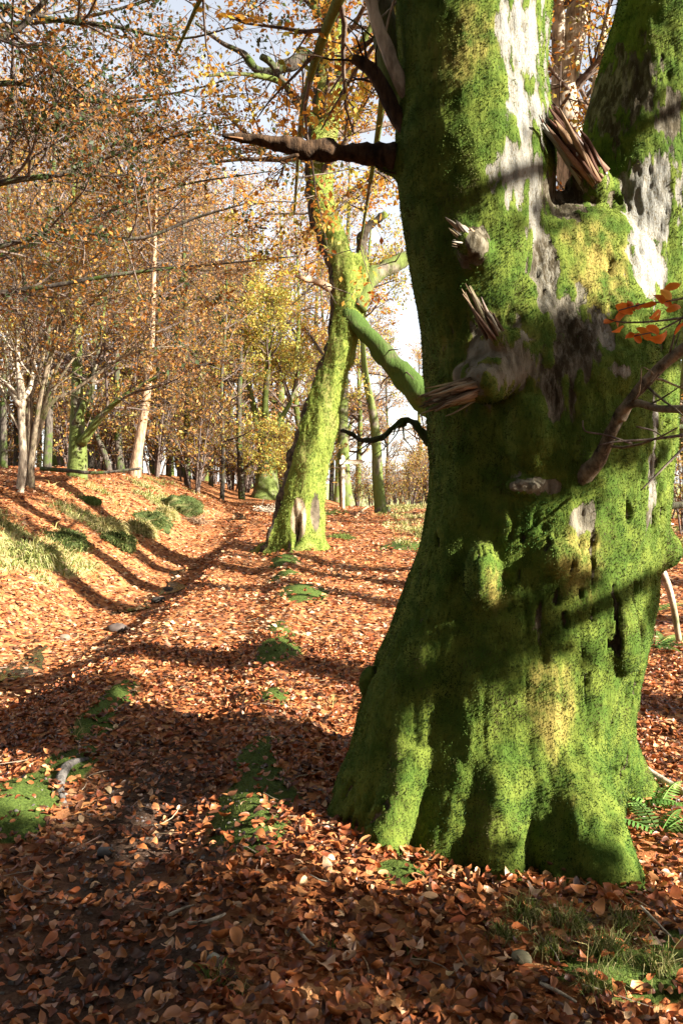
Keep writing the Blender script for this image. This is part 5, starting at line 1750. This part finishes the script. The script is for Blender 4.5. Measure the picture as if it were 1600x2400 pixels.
# ------------------------------------------------------------------ stones
def stone(px, py, w, label, seed, col):
    b = gnd(px, py)
    s = b[1] / F * w
    root = empty('stone', b, label, 'stone')
    v, f = ball((0, 0, 0), s, (1.0, 0.8, 0.6), 18, 12)
    v = v * (1 + 0.6 * (fbm(v * 1.6 / s, seed, 3)[:, None] - 0.5)) + [0, 0, 0.02]
    c = np.array(col)[None] * (0.7 + 0.6 * fbm(v * 4 / s, seed + 1, 3)[:, None])
    link('rock', mk_mesh('rock', v, f, M_STONE, c, smooth=True), root)


stone(1222, 2262, 24, 'olive-grey rounded stone on leaves before the great trunk', 601, (0.16, 0.14, 0.08))
stone(247, 2008, 20, 'flat dark grey stone in the middle of the path', 602, (0.08, 0.075, 0.07))
stone(500, 2262, 16, 'small pale grey stone beside the grass tuft on the path', 603, (0.2, 0.19, 0.15))
stone(150, 1500, 16, 'brown stone half buried in leaves at the gully edge', 604, (0.18, 0.13, 0.09))
stone(275, 1478, 24, 'dark flat stone on the lit leaf slope by the gully', 605, (0.08, 0.06, 0.05))
stone(372, 1412, 18, 'wet black stone in the stream bed', 606, (0.03, 0.025, 0.02))
stone(395, 1388, 15, 'smaller wet stone upstream of the wet black one', 607, (0.04, 0.032, 0.026))


# ------------------------------------------------------------------ grass tufts and ferns
def tuft(px, py, n, L, label, seed, pal, lean=(0, 0)):
    rng = np.random.default_rng(seed)
    b = gnd(px, py)
    root = empty('grass_tuft', b, label, 'grass')
    C = np.c_[rng.normal(0, L * 0.16, (n, 2)), np.full(n, -0.005)]
    D = nrm(np.c_[rng.normal(0, 0.55, (n, 2)) + np.array(lean), np.ones(n)])
    v, f = blades(C, D, L * rng.uniform(0.5, 1.1, n), np.full(n, 0.0028), rng, 1.6)
    link('blades', mk_mesh('blades', v, f, M_BLADE, np.repeat(pick(pal, n, rng, 0.3), 5, 0)), root, 'stuff')


GR = [(0.16, 0.22, 0.05, 2), (0.10, 0.15, 0.03, 2), (0.34, 0.32, 0.12, 1)]
DG = [(0.22, 0.22, 0.08, 2), (0.32, 0.27, 0.12, 2), (0.08, 0.12, 0.02, 2)]
tuft(512, 2300, 70, 0.12, 'bright green grass tuft on the path at the bottom', 701, GR)
tuft(780, 2235, 30, 0.10, 'small green grass tuft among leaves left of the roots', 702, GR)
tuft(970, 2250, 40, 0.09, 'low green grass tuft before the middle of the great trunk', 703, GR)
tuft(560, 2330, 40, 0.09, 'short yellowish grass tuft right of the bright green one', 704, DG)
for i, (px, py, n, L, lab) in enumerate(((1230, 2150, 260, 0.13, 'olive grass tuft growing against the front root'), (1330, 2180, 320, 0.15, 'large straw-tinged grass tuft below the right root'), (1420, 2240, 320, 0.15, 'straw and green grass tuft at the lower right'),
                                         (1290, 2240, 220, 0.12, 'dull green grass tuft in the middle of the root-foot clumps'), (1470, 2180, 220, 0.14, 'pale grass tuft at the tip of the right root'), (1390, 2320, 220, 0.12, 'lowest grass tuft near the bottom right'),
                                         (1540, 2270, 160, 0.14, 'pale sunlit grass tuft at the right edge'), (1180, 2200, 160, 0.10, 'short mossy grass tuft beside the olive one'))):
    tuft(px, py, n, L, lab, 710 + i, DG, (0.1, -0.15))
tuft(775, 1660, 24, 0.20, 'sparse yellow grass tuft left of the great trunk', 720, [(0.4, 0.33, 0.13, 1)])
tuft(175, 1735, 24, 0.18, 'sparse pale grass stalks on the left mossy path edge', 721, [(0.4, 0.33, 0.15, 1)])


def fern(px, py, n, L, label, seed):
    rng = np.random.default_rng(seed)
    b = gnd(px, py)
    root = empty('fern', b, label, 'fern')
    for k in range(n):
        az = rng.uniform(0, 6.28)
        t = np.linspace(0, 1, 16)
        ln = L * rng.uniform(0.7, 1.15)
        h0 = rng.uniform(0.45, 0.85)
        rr = ln * t
        z = ln * h0 * t * (1 - 0.75 * t)
        sp = np.stack([rr * math.cos(az), rr * math.sin(az), z], -1)
        tan = nrm(np.gradient(sp, axis=0))
        sd = nrm(np.cross(tan, [0, 0, 1.0]))
        V, Fc = [], []
        off = 0
        for i in range(2, 16):
            w = ln * 0.26 * math.sin(math.pi * min(1, 0.18 + 0.85 * t[i])) ** 0.8 * (1.02 - t[i] * 0.85)
            for sgn in (-1, 1):
                c = sp[i]
                tip = c + sd[i] * sgn * w + tan[i] * w * 0.35 - np.array([0, 0, w * 0.25])
                q = ln * 0.024
                mid = (c + tip) / 2
                V += [c - tan[i] * q * 0.6, mid - tan[i] * q, tip, mid + tan[i] * q, c + tan[i] * q * 0.6]
                Fc.append([off, off + 1, off + 2])
                Fc.append([off, off + 2, off + 3])
                Fc.append([off, off + 3, off + 4])
                off += 5
        tv, tf = tubes(sp[None], np.linspace(0.004, 0.001, 16)[None], 3)
        V = np.array(V)
        c = np.repeat(pick([(0.10, 0.20, 0.04, 2), (0.16, 0.26, 0.06, 1), (0.07, 0.13, 0.03, 1)], 1, rng, 0.2), len(V) + len(tv), 0)
        vv, ff = merge([(V, np.array(Fc)), (tv, tf)])
        link('frond', mk_mesh('frond', vv, ff, M_BLADE, c), root)


fern(1478, 1890, 8, 0.30, 'green fern growing just right of the great trunk', 801)
fern(1545, 1960, 7, 0.28, 'green fern at the right edge below the fallen branch', 802)
fern(1540, 1900, 6, 0.26, 'small fern behind the other two at the right edge', 803)
fern(1535, 1520, 8, 0.45, 'shaded fern behind the great trunk at the right edge', 804)
fern(1510, 1440, 7, 0.5, 'far fern low behind the trunk burr', 805)
